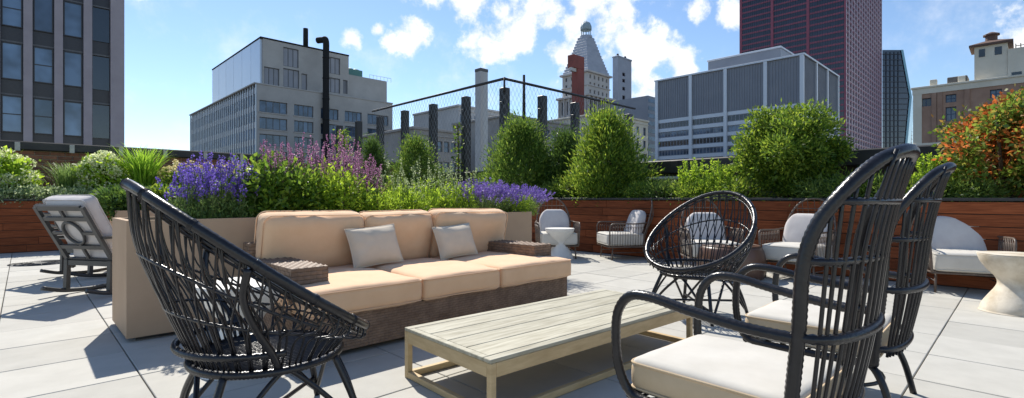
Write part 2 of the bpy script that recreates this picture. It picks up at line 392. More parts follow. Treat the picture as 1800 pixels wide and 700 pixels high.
# trough planters
def trough(label, u0, u1, v0, v1, h, z0=.03):
    e = empty('trough_planter', (u0, v0, 0), 0, label, 'planter', 'taupe trough planters'); o = e.location
    t = .045
    m = MB(o)
    for a in ((u0, u1, v0, v0 + t), (u0, u1, v1 - t, v1), (u0, u0 + t, v0 + t, v1 - t), (u1 - t, u1, v0 + t, v1 - t)):
        m.box(a[0], a[1], a[2], a[3], z0, h)
    m.box(u0 + t, u1 - t, v0 + t, v1 - t, z0, z0 + .05)
    m.build('trough', M['taupe'], e)
    MB(o).box(u0 + t, u1 - t, v0 + t, v1 - t, z0 + .06, h - .06).build('soil', M['soil'], e)
    MB(o).box(u0 + .06, u1 - .06, v0 + .06, v1 - .06, 0, z0).build('plinth', M['blackmetal'], e)
    return e
TV0, TV1 = 4.31, 5.07
trough('tall taupe trough planter with a bare front corner beside the rocking chairs', .51, 2.35, TV0, TV1, .842)
trough('tall taupe trough planter behind the sofa ending in lavender', 2.37, 4.56, TV0, TV1, .828)
b0 = at_v(205, 7.9); trough('taupe trough planter standing behind the rocking chair cushions', b0[0], b0[0] + 2.2, 7.9, 8.6, .84)

# ------------------------------------------------------------------ cushions
def rbox(hx, hy, hz, r, puff=0, seed=0, wr=.004, n=12):
    def samp(h):
        a = np.linspace(-h + r, h - r, n); e = r * (1 - np.cos(np.linspace(0, math.pi / 2, 4)[:-1]))
        lo = -h + e; return np.concatenate([lo, a, -lo[::-1]])
    S = [samp(hx), samp(hy), samp(hz)]; H = np.array([hx, hy, hz]); V = []; Fs = []; key = {}
    def vid(i, j, k):
        t = (i, j, k)
        if t not in key:
            p = np.array([S[0][i], S[1][j], S[2][k]]); q = np.clip(p, -(H - r), H - r); dv = p - q; ln = np.linalg.norm(dv)
            if ln > 1e-9: dv = dv / ln * r
            key[t] = len(V); V.append(q + dv)
        return key[t]
    nx, ny, nz = (len(s) for s in S)
    for i in range(nx - 1):
        for j in range(ny - 1):
            Fs.append((vid(i, j, 0), vid(i, j + 1, 0), vid(i + 1, j + 1, 0), vid(i + 1, j, 0)))
            Fs.append((vid(i, j, nz - 1), vid(i + 1, j, nz - 1), vid(i + 1, j + 1, nz - 1), vid(i, j + 1, nz - 1)))
    for i in range(nx - 1):
        for k in range(nz - 1):
            Fs.append((vid(i, 0, k), vid(i + 1, 0, k), vid(i + 1, 0, k + 1), vid(i, 0, k + 1)))
            Fs.append((vid(i, ny - 1, k), vid(i, ny - 1, k + 1), vid(i + 1, ny - 1, k + 1), vid(i + 1, ny - 1, k)))
    for j in range(ny - 1):
        for k in range(nz - 1):
            Fs.append((vid(0, j, k), vid(0, j, k + 1), vid(0, j + 1, k + 1), vid(0, j + 1, k)))
            Fs.append((vid(nx - 1, j, k), vid(nx - 1, j + 1, k), vid(nx - 1, j + 1, k + 1), vid(nx - 1, j, k + 1)))
    V = np.array(V); fx = 1 - (V[:, 0] / hx) ** 2; fy = 1 - (V[:, 1] / hy) ** 2
    V[:, 2] += puff * np.clip(V[:, 2] / hz, -1, 1) * np.clip(fx, 0, 1) ** .6 * np.clip(fy, 0, 1) ** .6
    if wr:
        for a in range(len(V)):
            p = V[a]; w = mnoise.noise(Vector((p[0] * 5 + seed * 7, p[1] * 5, p[2] * 5))) + .5 * mnoise.noise(Vector((p[0] * 13 + seed, p[1] * 13, p[2] * 9)))
            V[a] += wr * w * np.array([.6, .6, 1.0])
    return V, Fs
def ring_path(hx, hy, r, z, n=6):
    pts = []
    for cx, cy, a0 in ((hx - r, hy - r, 0), (-hx + r, hy - r, 90), (-hx + r, -hy + r, 180), (hx - r, -hy + r, 270)):
        for k in range(n + 1):
            a = R(a0 + 90 * k / n); pts.append((cx + r * math.cos(a), cy + r * math.sin(a), z))
    return pts
def cushion(name, mat, parent, center, hx, hy, hz, r, puff=0, seed=0, rot=(0, 0, 0), wr=.004, piping=True, pmat=None, label=None):
    V, Fs = rbox(hx, hy, hz, r, puff, seed, wr)
    m = Matrix.Translation(center) @ (Matrix.Rotation(rot[2], 4, 'Z') @ Matrix.Rotation(rot[1], 4, 'Y') @ Matrix.Rotation(rot[0], 4, 'X'))
    def X(P): return [tuple(m @ Vector(p)) for p in P]
    mb = MB(); mb.add(X(V), Fs); o = mb.build(name, mat, parent, True)
    if piping:
        q = MB()
        for z in (hz - r * .35, -hz + r * .35): q.tube(X(ring_path(hx - r * .08, hy - r * .08, max(r * .9, .02), z)), .0045, 5, closed=True)
        q.build('piping', pmat or mat, o, True)
    return o
def pillow_mesh(w, h, t, seed, n=20):
    V = []; Fs = []
    for s in (1, -1):
        for i in range(n + 1):
            for j in range(n + 1):
                x = i / n * 2 - 1; y = j / n * 2 - 1
                px = x * w / 2 * (1 - .06 * (1 - x * x) * 0 - .07 * (1 - y * y) * 0 + 0); py = y * h / 2
                px *= 1 - .05 * (1 - abs(y) ** 2) * abs(x); py *= 1 - .06 * (1 - abs(x) ** 2) * abs(y)
                tz = t / 2 * (max(0, 1 - abs(x) ** 2.6) * max(0, 1 - abs(y) ** 2.6)) ** .5
                tz += .006 * mnoise.noise(Vector((x * 3 + seed, y * 3, s))) * (tz > .004)
                V.append((px, py, s * tz))
    m = (n + 1) ** 2
    for i in range(n):
        for j in range(n):
            a = i * (n + 1) + j; f = (a, a + n + 1, a + n + 2, a + 1)
            Fs.append(f); Fs.append(tuple(m + x for x in reversed(f)))
    return V, Fs

# ------------------------------------------------------------------ woven panels (every strand crossing is a raised piece)
def weave(mb, P0, e, f, n, W, Hh, cw=.016, ch=.011, bulge=.010, curve=None):
    P0 = np.array(P0, float); e = np.array(e, float); f = np.array(f, float); n = np.array(n, float)
    nu = max(1, int(W / cw)); nv = max(1, int(Hh / ch)); cw = W / nu; ch = Hh / nv
    i, j = np.meshgrid(np.arange(nu), np.arange(nv), indexing='ij'); i = i.ravel(); j = j.ravel()
    over = ((i + j) % 2 == 0)
    b = np.where(over, bulge, bulge * .15)
    us = np.array([0, .5, 1]); vs = np.array([.04, .5, .96]); V = []
    hu = np.array([.1, 1, .1]); hv = np.array([.15, 1, .15])
    for a in range(3):
        for c in range(3):
            p = P0 + ((i + us[a]) * cw)[:, None] * e + ((j + vs[c]) * ch)[:, None] * f + (b * hu[a] ** .7 * hv[c] ** .7)[:, None] * n
            V.append(p)
    V = np.stack(V, 1).reshape(-1, 3); c = len(i); base = np.arange(c) * 9; Fs = []
    flip = np.dot(np.cross(e, f), n) < 0
    for a in range(2):
        for k in range(2):
            q = [base + a * 3 + k, base + (a + 1) * 3 + k, base + (a + 1) * 3 + k + 1, base + a * 3 + k + 1]
            if flip: q.reverse()
            Fs.append(np.stack(q, 1))
    mb.add(V, np.concatenate(Fs).tolist())
def weave_box(name, parent, x0, x1, y0, y1, z0, z1, faces='xXyYZ', cw=.030, ch=.017):
    g = .004
    o = MB().box(x0 + g, x1 - g, y0 + g, y1 - g, z0, z1 - g).build(name, M['wickercore'], parent)
    m = MB()
    if 'y' in faces: weave(m, (x0, y0 + g, z0), (1, 0, 0), (0, 0, 1), (0, -1, 0), x1 - x0, z1 - z0, cw, ch)
    if 'Y' in faces: weave(m, (x0, y1 - g, z0), (1, 0, 0), (0, 0, 1), (0, 1, 0), x1 - x0, z1 - z0, cw, ch)
    if 'x' in faces: weave(m, (x0 + g, y0, z0), (0, 1, 0), (0, 0, 1), (-1, 0, 0), y1 - y0, z1 - z0, cw, ch)
    if 'X' in faces: weave(m, (x1 - g, y0, z0), (0, 1, 0), (0, 0, 1), (1, 0, 0), y1 - y0, z1 - z0, cw, ch)
    if 'Z' in faces: weave(m, (x0, y0, z1 - g), (0, 1, 0), (1, 0, 0), (0, 0, 1), y1 - y0, x1 - x0, cw, ch)
    w = m.build('wicker_weave', M['wicker'], o, True); tag(w, kind='stuff')
    return o
# ------------------------------------------------------------------ sofa
so_ = empty('sofa', (1.2, 2.98, 0), 0, 'long brown wicker sofa with peach seat and back cushions', 'sofa')
SW, SD = 2.46, 1.2
weave_box('base', so_, 0, SW, .02, SD - .02, .035, .265)
for x in (.06, SW - .1):
    for y in (.06, SD - .1): MB().bbox(x, x + .04, y, y + .04, 0, .04).build('foot', M['blackmetal'], so_)
weave_box('arm', so_, 0, .24, .22, SD - .16, .265, .555, cw=.036, ch=.025)
weave_box('arm', so_, SW - .24, SW, .22, SD - .16, .265, .555, cw=.036, ch=.025)
weave_box('back_panel', so_, 0, SW, SD - .16, SD - .02, .265, .66, cw=.036, ch=.025)
for i, (a, b) in enumerate(((.0, .82), (.82, 1.57), (1.57, SW + .02))):
    x0, x1 = a + .003, b - .003
    tl = .0
    cushion('seat_cushion', M['sofafab'], so_, ((x0 + x1) / 2, (-.03 + .98) / 2 if i == 1 else .475, .352), (x1 - x0) / 2, .51, .084, .045, .022, 3 + i, wr=.009)
for i, (a, b, yy, dz, ry) in enumerate(((.04, .86, .99, .0, .01), (.84, 1.57, 1.0, -.01, -.01), (1.55, 2.5, .975, -.005, .015))):
    cushion('back_cushion', M['sofafab'], so_, ((a + b) / 2, yy, .655 + dz), (b - a) / 2, .235, .10, .075, .045, 11 + i, rot=(R(-78) + math.pi / 1, ry, 0), wr=.018)
for k, (px0, px1, pyb, lab, w, hgt, rz) in enumerate(((602, 705, 469, 'sandy beige throw pillow propped where the left and middle sofa back cushions meet', .44, .33, R(6)),
                                           (750, 842, 457, 'sandy beige throw pillow propped where the middle and right sofa back cushions meet', .42, .31, R(4)))):
    c = at_v((px0 + px1) / 2, 3.72)
    V, Fs = pillow_mesh(w, hgt, .15, k)
    m = Matrix.Rotation(rz - R(8), 4, 'Z') @ Matrix.Rotation(R(68), 4, 'X') @ Matrix.Rotation(R(4), 4, 'Z')
    P = np.array([tuple(m @ Vector(p)) for p in V]); P[:, 2] -= P[:, 2].min()
    pe = empty('throw_pillow', (c[0] + .02, 3.705, .443), 0, lab, 'pillow', 'sandy throw pillows on the sofa')
    MB().add(P, Fs).build('pillow_cover', M['pillowfab'], pe, True)
    nn = 20; rim = [(i / nn * 2 - 1, -1) for i in range(nn)] + [(1, i / nn * 2 - 1) for i in range(nn)] + [(1 - i / nn * 2, 1) for i in range(nn)] + [(-1, 1 - i / nn * 2) for i in range(nn)]
    rp_ = []
    for x, y in rim:
        qx = x * w / 2 * (1 - .05 * (1 - y * y) * abs(x)); qy = y * hgt / 2 * (1 - .06 * (1 - x * x) * abs(y)); rp_.append(m @ Vector((qx, qy, 0)))
    z0 = min((m @ Vector(p)).z for p in V)
    MB().tube([(p.x, p.y, p.z - z0) for p in rp_], .005, 5, closed=True).build('piping', M['pillowfab'], pe, True)

# ------------------------------------------------------------------ coffee table
tb = empty('coffee_table', (1.524, 2.417, 0), math.atan2(2.331 - 2.417, 3.288 - 1.524), 'low weathered teak coffee table with slatted top and open frame legs', 'table')
TL, TW, TH, AP = 1.765, .763, .272, .078
e = .033
for x in (0, TL - e):
    for y in (0, -TW + e): MB().bbox(x, x + e, y - e, y, 0, TH - .012, .003).build('leg', M['teakside'], tb)
for y in (-.001, -TW + e + .001):
    MB().bbox(e, TL - e, y - e + .001 * (1 if y > -.1 else -1), y, TH - AP, TH - .012, .002).build('apron', M['teakside'], tb)
    MB().bbox(e, TL - e, y - e, y - .002, .002, .036, .002).build('stretcher', M['teakside'], tb)
for x in (.001, TL - e - .001):
    MB().bbox(x, x + e - .001, -TW + e, -e, TH - AP, TH - .012, .002).build('apron', M['teakside'], tb)
    MB().bbox(x, x + e - .002, -TW + e, -e, .002, .036, .002).build('stretcher', M['teakside'], tb)
cuts = [0, .052, .212, .372, .532, .705, .763]
for a, b in zip(cuts[:-1], cuts[1:]):
    edge = (a == 0 or b == .763)
    MB().bbox(0 if edge else .036, TL if edge else TL - .036, -b + .0025, -a - .0025 if a else 0, TH - .0115, TH + .006, .0025).build('plank', M['teak'], tb)
for x in (0, TL - .034): MB().bbox(x, x + .034, -.705 + .0, -.052, TH - .0115, TH + .006, .0025).build('end_board', M['teak'], tb)

# ------------------------------------------------------------------ hourglass stools
HG = [(.02, 0), (.215, 0), (.222, .012), (.21, .06), (.17, .13), (.125, .20), (.108, .25), (.125, .30), (.175, .36), (.22, .43), (.238, .485), (.236, .497), (.22, .502), (.02, .502)]
def stool(px, py, label, mat, sc=1.0):
    c = ground(px, py); e = empty('hourglass_stool', (c[0], c[1], 0), 0, label, 'stool', 'hourglass stools')
    pr_ = spline([(r, 0, z) for r, z in HG], 5); MB().lathe([(p[0] * sc, p[2] * sc) for p in pr_], 40).build('body', mat, e, True)
    MB().tube([(.232 * sc * math.cos(a), .232 * sc * math.sin(a), .494 * sc) for a in np.linspace(0, 2 * math.pi, 41)[:-1]], .006, 5, closed=True).build('rim', mat, e, True)
    return e
stool(425, 645, 'white hourglass stool between the sofa arm and the black bowl chair', M['whitestone'])
stool(984, 455, 'cream hourglass stool in front of the brown rattan chair next to the trough planter', M['whitestone'])
stool(1783, 549, 'mottled travertine hourglass stool beside the last brown rattan armchair', M['caststone'], 1.02)
# brown drum
c = ground(1284, 487); e = empty('drum_table', (c[0], c[1], 0), 0, 'squat glossy dark brown drum table behind the black hoop chair', 'table')
MB().lathe([(p[0], p[2]) for p in spline([(.02, 0, 0), (.34, 0, 0), (.385, 0, .03), (.405, 0, .14), (.40, 0, .27), (.37, 0, .37), (.335, 0, .40), (.32, 0, .405), (.02, 0, .405)], 5)], 48).build('body', M['leather'], e, True)
MB().tube([(.335 * math.cos(a), .335 * math.sin(a), .402) for a in np.linspace(0, 2 * math.pi, 49)[:-1]], .008, 6, closed=True).build('rim', M['leather'], e, True)

# ------------------------------------------------------------------ bowl chair of black rattan
def hoop_pt(t):       # t = 0 front, pi back
    c, s = math.cos(t), math.sin(t)
    x = .0 + .43 * c; z = .735 - .315 * c - .035 * abs(s) ** 2; y = .44 * s * (1 + .03 * c)
    return np.array((x, y, z))
def base_pt(t, rx=.275, ry=.285, z=.375, x0=.045):
    return np.array((x0 + rx * math.cos(t), ry * math.sin(t), z))
def bowl_chair(loc, rz, label):
    e = empty('bowl_chair', loc, rz, label, 'chair', 'black rattan bowl chairs')
    T = np.linspace(0, 2 * math.pi, 97)[:-1]
    MB().tube([hoop_pt(t) for t in T], .0195, 10, closed=True, wrap=.03, wd=.05).build('rim', M['rattan'], e, True)
    MB().tube([hoop_pt(t) * np.array([.965, .965, 1]) - np.array([0, 0, .034]) for t in T], .007, 6, closed=True).build('inner_rim', M['rattan'], e, True)
    MB().tube([base_pt(t, .285, .295, .35) for t in T], .017, 8, closed=True, wrap=.014, wd=.15).build('seat_ring', M['rattan'], e, True)
    MB().tube([base_pt(t, .315, .32, .425, .03) for t in T[24:73]], .015, 8, wrap=.022, wd=.25).build('binding', M['rattan'], e, True)
    # wrapped ties on the rim
    for t in np.linspace(0, 2 * math.pi, 15)[:-1]:
        MB().tube([hoop_pt(t - .018), hoop_pt(t + .018)], .0222, 8, wrap=.004, wd=.15).build('tie', M['rattan'], e, True)
    # seat of parallel canes
    for k in range(27):
        y = -.27 + k * .54 / 26; hx = .28 * math.sqrt(max(0, 1 - (y / .292) ** 2))
        if hx < .03: continue
        MB().tube([(.045 - hx, y, .362), (.045, y, .352), (.045 + hx, y, .362)], .0055, 5).build('seat_cane', M['rattan'], e, True)
    def strand(t, tw, r, x):
        h = hoop_pt(t); b = base_pt(t + tw, z=.365)
        outv = np.array((math.cos(t + tw), math.sin(t + tw), 0))
        H = h[2] - b[2]
        bk = .5 - .5 * math.cos(t)
        p1 = b + outv * (.07 + .02 * bk) + np.array((0, 0, .05 + .25 * H))
        p2 = b + (h - b) * .72 + outv * .035 - np.array((0, 0, .02))
        return spline([b, p1, p2, h], 6)
    n = 38
    for k in range(n):
        t = 2 * math.pi * (k + .5) / n
        bk = .5 - .5 * math.cos(t)
        tw = .38 - .20 * bk
        for sg in (1, -1):
            MB().tube(strand(t, sg * tw, .005, 0), .0042, 5).build('strand', M['rattan'], e, True)
        if bk > .55:
            MB().tube(strand(t + .03, 0, .005, 0), .0048, 5).build('strand', M['rattan'], e, True)
    # binding rings part way up
    for fr in (.36, .66):
        pts = []
        for t in np.linspace(math.pi * .42, math.pi * 1.58, 50):
            s_ = strand(t, 0, 0, 0); pts.append(s_[int(fr * (len(s_) - 1))])
        MB().tube(pts, .007, 6, wrap=.02, wd=.2).build('binding', M['rattan'], e, True)
    # arm struts from leg to rim
    for s in (-1, 1):
        pts = spline([(.02, s * .27, .34), (-.02, s * .325, .43), (-.09, s * .375, .55), (-.13, s * .40, .66), (-.12, s * .428, .76)], 6)
        MB().tube(pts, .014, 8).build('strut', M['rattan'], e, True)
    feet = []
    for sx, sy in ((1, 1), (1, -1), (-1, 1), (-1, -1)):
        top = (.045 + sx * .20, sy * .21, .35); ft = (.045 + sx * .30, sy * .30, .0); feet.append(ft)
        mid = (.045 + sx * .265, sy * .265, .16)
        MB().tube(spline([top, mid, ft], 5), [.0145] * 10 + [.013], 8).build('leg', M['rattan'], e, True)
    F4 = [feet[0], feet[1], feet[3], feet[2]]
    for i in range(4):
        a, b = np.array(F4[i]), np.array(F4[(i + 1) % 4]); m = (a + b) / 2; ctr = np.array((.045, 0, 0))
        m2 = ctr + (m - ctr) * .88
        la = a * .9 + ctr * .1 + np.array((0, 0, .13)); lb = b * .9 + ctr * .1 + np.array((0, 0, .13))
        q = a * .28 + m * .72; w = b * .28 + m * .72
        pts = spline([a * .985 + ctr * .015 + np.array((0, 0, .03)), (a * .55 + m * .45) * .95 + ctr * .05 + np.array((0, 0, .2)), m2 + (q - m) * .5 + np.array((0, 0, .315)), m2 + np.array((0, 0, .337)), m2 + (w - m) * .5 + np.array((0, 0, .315)), (b * .55 + m * .45) * .95 + ctr * .05 + np.array((0, 0, .2)), b * .985 + ctr * .015 + np.array((0, 0, .03))], 5)
        MB().tube(pts, .0105, 7).build('brace', M['rattan'], e, True)
    for i in (0, 1):
        a, b = np.array(F4[i]), np.array(F4[i + 2]); up = np.array((0, 0, .1 + .02 * i))
        MB().tube([a * .93 + np.array((.045, 0, 0)) * .07 + up, b * .93 + np.array((.045, 0, 0)) * .07 + up], .010, 7).build('stretcher', M['rattan'], e, True)
    MB().tube([(.045, -.012, .108), (.045, .012, .12)], .02, 8, wrap=.005, wd=.15).build('tie', M['rattan'], e, True)
    return e
bowl_chair((.70, 2.24, 0), R(-5), 'black rattan bowl chair standing between coffee table and bare trough planter corner')
bowl_chair((4.20, 1.97, 0), R(176), 'black rattan bowl chair with round hoop opening, between coffee table and brown drum')

# ------------------------------------------------------------------ high-back black armchairs
def arm_chair(loc, rz, label):
    e = empty('highback_armchair', loc, rz, label, 'armchair', 'black high-back rattan armchairs')
    B = M['rattan']
    side = [(-.25, .275, .26), (-.265, .285, .42), (-.285, .29, .62), (-.295, .285, .80), (-.325, .27, .92), (-.385, .235, 1.02), (-.445, .165, 1.10), (-.485, .06, 1.135)]
    hoop = side + [(x, -y, z) for x, y, z in reversed(side)]
    MB().tube(spline(hoop, 8), .021, 10, wrap=.018, wd=.09).build('back_hoop', B, e, True)
    zs = [p[2] for p in side]
    def post(z): return np.interp(z, zs, [p[0] for p in side]), np.interp(z, zs, [p[1] for p in side])
    def arc(z, n=25, full=1.0):
        px, py = post(z); bul = np.interp(z, [.26, .4, .66, .9, 1.02, 1.14], [.075, .09, .125, .105, .075, .02])
        return [(px - bul * math.cos(t) ** .8 if abs(t) < 1.57 else px, py * math.sin(t) * full, z + .0) for t in np.linspace(-1.5707, 1.5707, n)]
    for z, r in ((.335, .017), (.60, .017), (.82, .013), (.99, .012)):
        MB().tube(arc(z), r, 8, wrap=.024, wd=.22).build('band', B, e, True)
    n = 15
    for k in range(n):
        t = -1.36 + 2.72 * k / (n - 1); pts = []
        s_ = math.sin(t)
        yt = .27 * s_                                             # where this rod meets the arch
        ztop = 1.135
        for z in np.linspace(.30, 1.135, 22):
            px, py = post(z)
            if z > .9 and abs(.93 * s_ * .285) > py + .004: ztop = z; break
        for z in np.linspace(.30, ztop, 16):
            px, py = post(z); bul = np.interp(z, [.26, .4, .66, .9, 1.02, 1.14], [.075, .09, .125, .105, .075, .0])
            y = s_ * np.interp(z, [.3, .62, .85, 1.14], [.255, .28, .27, .25])
            c_ = math.sqrt(max(0, 1 - min(1, abs(y) / max(py, .01)) ** 2)) if py > .01 else 0
            pts.append((px - bul * c_ ** .8 + 0, y, z))
        pts = np.array(pts)
        for _ in range(12): pts[1:-1] = pts[1:-1] * .5 + (pts[:-2] + pts[2:]) * .25
        MB().tube(pts, .0062, 6).build('rod', B, e, True)
    for s in (-1, 1):
        pts = spline([(-.275, s * .288, .595), (-.14, s * .31, .605), (.03, s * .325, .63), (.17, s * .33, .655), (.26, s * .325, .645), (.315, s * .32, .58), (.33, s * .312, .47), (.322, s * .30, .36), (.29, s * .285, .285), (.22, s * .28, .265), (.0, s * .28, .262), (-.25, s * .275, .262)], 8)
        MB().tube(pts, .0185, 10, wrap=.019, wd=.09).build('arm', B, e, True)
    MB().tube([(.29, -.285, .27), (.29, .285, .27)], .016, 8).build('front_rail', B, e, True)
    for k in range(9):
        x = -.22 + k * .06; MB().tube([(x, -.275, .262), (x, .275, .262)], .007, 5).build('seat_slat', B, e, True)
    for sx, sy in ((1, 1), (1, -1), (-1, 1), (-1, -1)):
        pts = spline([(sx * .20 - .01, sy * .235, .262), (sx * .255, sy * .265, .235), (sx * .285 - .01, sy * .28, .15), (sx * .315 - .015, sy * .295, 0)], 6)
        MB().tube(pts, .0155, 8).build('leg', B, e, True)
    ring = [(.0 + .245 * math.cos(t), .245 * math.sin(t), .125) for t in np.linspace(0, 2 * math.pi, 33)[:-1]]
    MB().tube(ring, .009, 6, closed=True).build('stretcher_ring', B, e, True)
    V, Fs = rbox(.285, .262, .062, .03, .014, 5, .004)
    cm = MB(); cm.add(np.array(V) + np.array((.02, 0, .338)), Fs); o = cm.build('seat_cushion', M['whitefab'], e, True)
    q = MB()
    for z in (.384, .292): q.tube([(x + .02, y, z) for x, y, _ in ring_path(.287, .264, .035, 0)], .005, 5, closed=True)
    q.build('piping', M['shadefab'], o, True)
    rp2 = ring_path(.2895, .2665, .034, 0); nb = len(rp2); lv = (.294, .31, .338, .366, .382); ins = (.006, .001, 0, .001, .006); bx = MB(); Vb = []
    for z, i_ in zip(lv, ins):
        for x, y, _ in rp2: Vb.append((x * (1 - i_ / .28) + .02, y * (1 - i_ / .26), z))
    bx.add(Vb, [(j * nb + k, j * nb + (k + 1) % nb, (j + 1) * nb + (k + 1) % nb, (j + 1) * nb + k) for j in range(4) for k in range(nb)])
    bx.build('boxing_shade', M['shadefab'], o, True)  # band added around the sides to paint their warm shade
    return e
arm_chair((1.885, .725, 0), R(88), 'black high-back rattan armchair with ivory cushion, the one farther from the mottled travertine stool')
arm_chair((2.96, .72, 0), R(91), 'black high-back rattan armchair with ivory cushion, nearer to the mottled travertine stool')

# ------------------------------------------------------------------ brown rattan lounge chairs along the planter
def lounge_proto():
    e = empty('rattan_lounge_chair', (0, 0, 0), 0); B = M['brownrattan']
    def hoop(t):                                                  # egg-shaped back, t from -1..1 along the arch
        a = t * math.pi / 2 * 1.0
        y = .30 * math.sin(a * 1.12) / math.sin(math.pi / 2 * 1.12) if False else .30 * math.copysign(abs(math.sin(a)) ** .85, a)
        z = .42 + .57 * math.cos(a) ** .8 if abs(t) < 1 else .42
        x = -.27 - (z - .42) * .36
        return (x, y, z)
    ts = np.linspace(-1, 1, 41)
    MB().tube([(-.24, -.29, .2)] + [hoop(t) for t in ts] + [(-.24, .29, .2)], .013, 7).build('back_hoop', B, e, True)
    for k in range(15):
        t = -.93 + 1.86 * k / 14; hx, hy, hz = hoop(t)
        MB().tube(spline([(-.26, hy * .8, .22), (-.33 - .05 * (1 - abs(t)), hy * .92, .5), (hx - .035 * (1 - abs(t)), hy, (hz + .5) / 2), (hx, hy, hz)], 4), .0045, 5).build('rod', B, e, True)
    for zc in (.5, .72, .86):
        w = .30 * (1 - ((zc - .42) / .575) ** 2.5) ** .5 if zc > .42 else .3
        MB().tube([(-.27 - (zc - .42) * .36 - .05 * math.cos(a), w * math.sin(a), zc) for a in np.linspace(-1.57, 1.57, 15)], .006, 5).build('band', B, e, True)
    for s in (-1, 1):
        arm = spline([(-.30, s * .30, .60), (-.1, s * .335, .585), (.15, s * .345, .59), (.27, s * .34, .585), (.315, s * .335, .53), (.32, s * .325, .4), (.315, s * .315, .22)], 6)
        MB().tube(arm, .0115, 7).build('arm', B, e, True)
        for k in range(13):
            x = -.24 + k * .043
            MB().tube([(x, s * .318, .215), (x, s * .338, .585)], .004, 5).build('rod', B, e, True)
        for k in range(12):
            x = -.24 + k * .043
            MB().tube([(x + .0215 + .0215 * math.cos(a), s * .338, .47 + .07 * math.sin(a)) for a in np.linspace(0, math.pi, 7)], .0035, 4).build('loop', B, e, True)
    MB().tube(spline([(.315, .315, .215), (-.2, .318, .215), (-.26, .29, .215), (-.28, 0, .215), (-.26, -.29, .215), (-.2, -.318, .215), (.315, -.315, .215)], 5), .012, 7, closed=True).build('seat_frame', B, e, True)
    for sx, sy in ((1, 1), (1, -1), (-1, 1), (-1, -1)):
        MB().tube([(sx * .25, sy * .27, .21), (sx * (.27 if sx > 0 else .31), sy * .28, 0)], .012, 7).build('leg', B, e, True)
    for sy in (-1, 1): MB().tube([(.26, sy * .275, .12), (-.28, sy * .275, .12)], .007, 5).build('stretcher', B, e, True)
    for k in range(6): MB().tube([(.3 - k * .1, -.31, .214), (.3 - k * .1, .31, .214)], .006, 5).build('seat_slat', B, e, True)
    cushion('seat_cushion', M['whitefab'], e, (.03, 0, .33), .315, .30, .095, .045, .015, 2)
    # round-topped back cushion
    V, Fs = rbox(.23, .26, .06, .05, .03, 8, .004, 14)
    P = []
    for x, y, z in V:
        if x > 0: y *= 1 - .45 * (x / .23) ** 2.5
        P.append((x, y, z))
    m = Matrix.Translation((-.235, 0, .575)) @ Matrix.Rotation(R(-108), 4, 'Y') @ Matrix.Rotation(R(0), 4, 'Z')
    MB().add([tuple(m @ Vector(p)) for p in P], Fs).build('back_cushion', M['greyfab'], e, True)
    return e
LP = lounge_proto()
def lounge(px, py, facing, label, first=[True]):
    c = ground(px, py)
    o = LP if first[0] else copy_tree(LP); first[0] = False
    o.location = (c[0], c[1], 0); o.rotation_euler = (0, 0, facing); tag(o, label, 'armchair', 'brown rattan lounge chairs along the wooden planter')
AV = math.atan2(-FW[1], -FW[0])                                # facing the camera
lounge(978, 452, AV + R(4), 'brown rattan lounge chair behind the cream hourglass stool')
lounge(1093, 454, AV - R(82), 'brown rattan lounge chair turned sideways to the planter boards, without a table')
lounge(1247, 479, AV - R(6), 'brown rattan lounge chair behind the black hoop chair and drum')
lounge(1403, 489, AV - R(52), 'brown rattan lounge chair between drum table and black armchair backs')
lounge(1690, 511, AV - R(28), 'brown rattan lounge chair next to the mottled travertine stool')

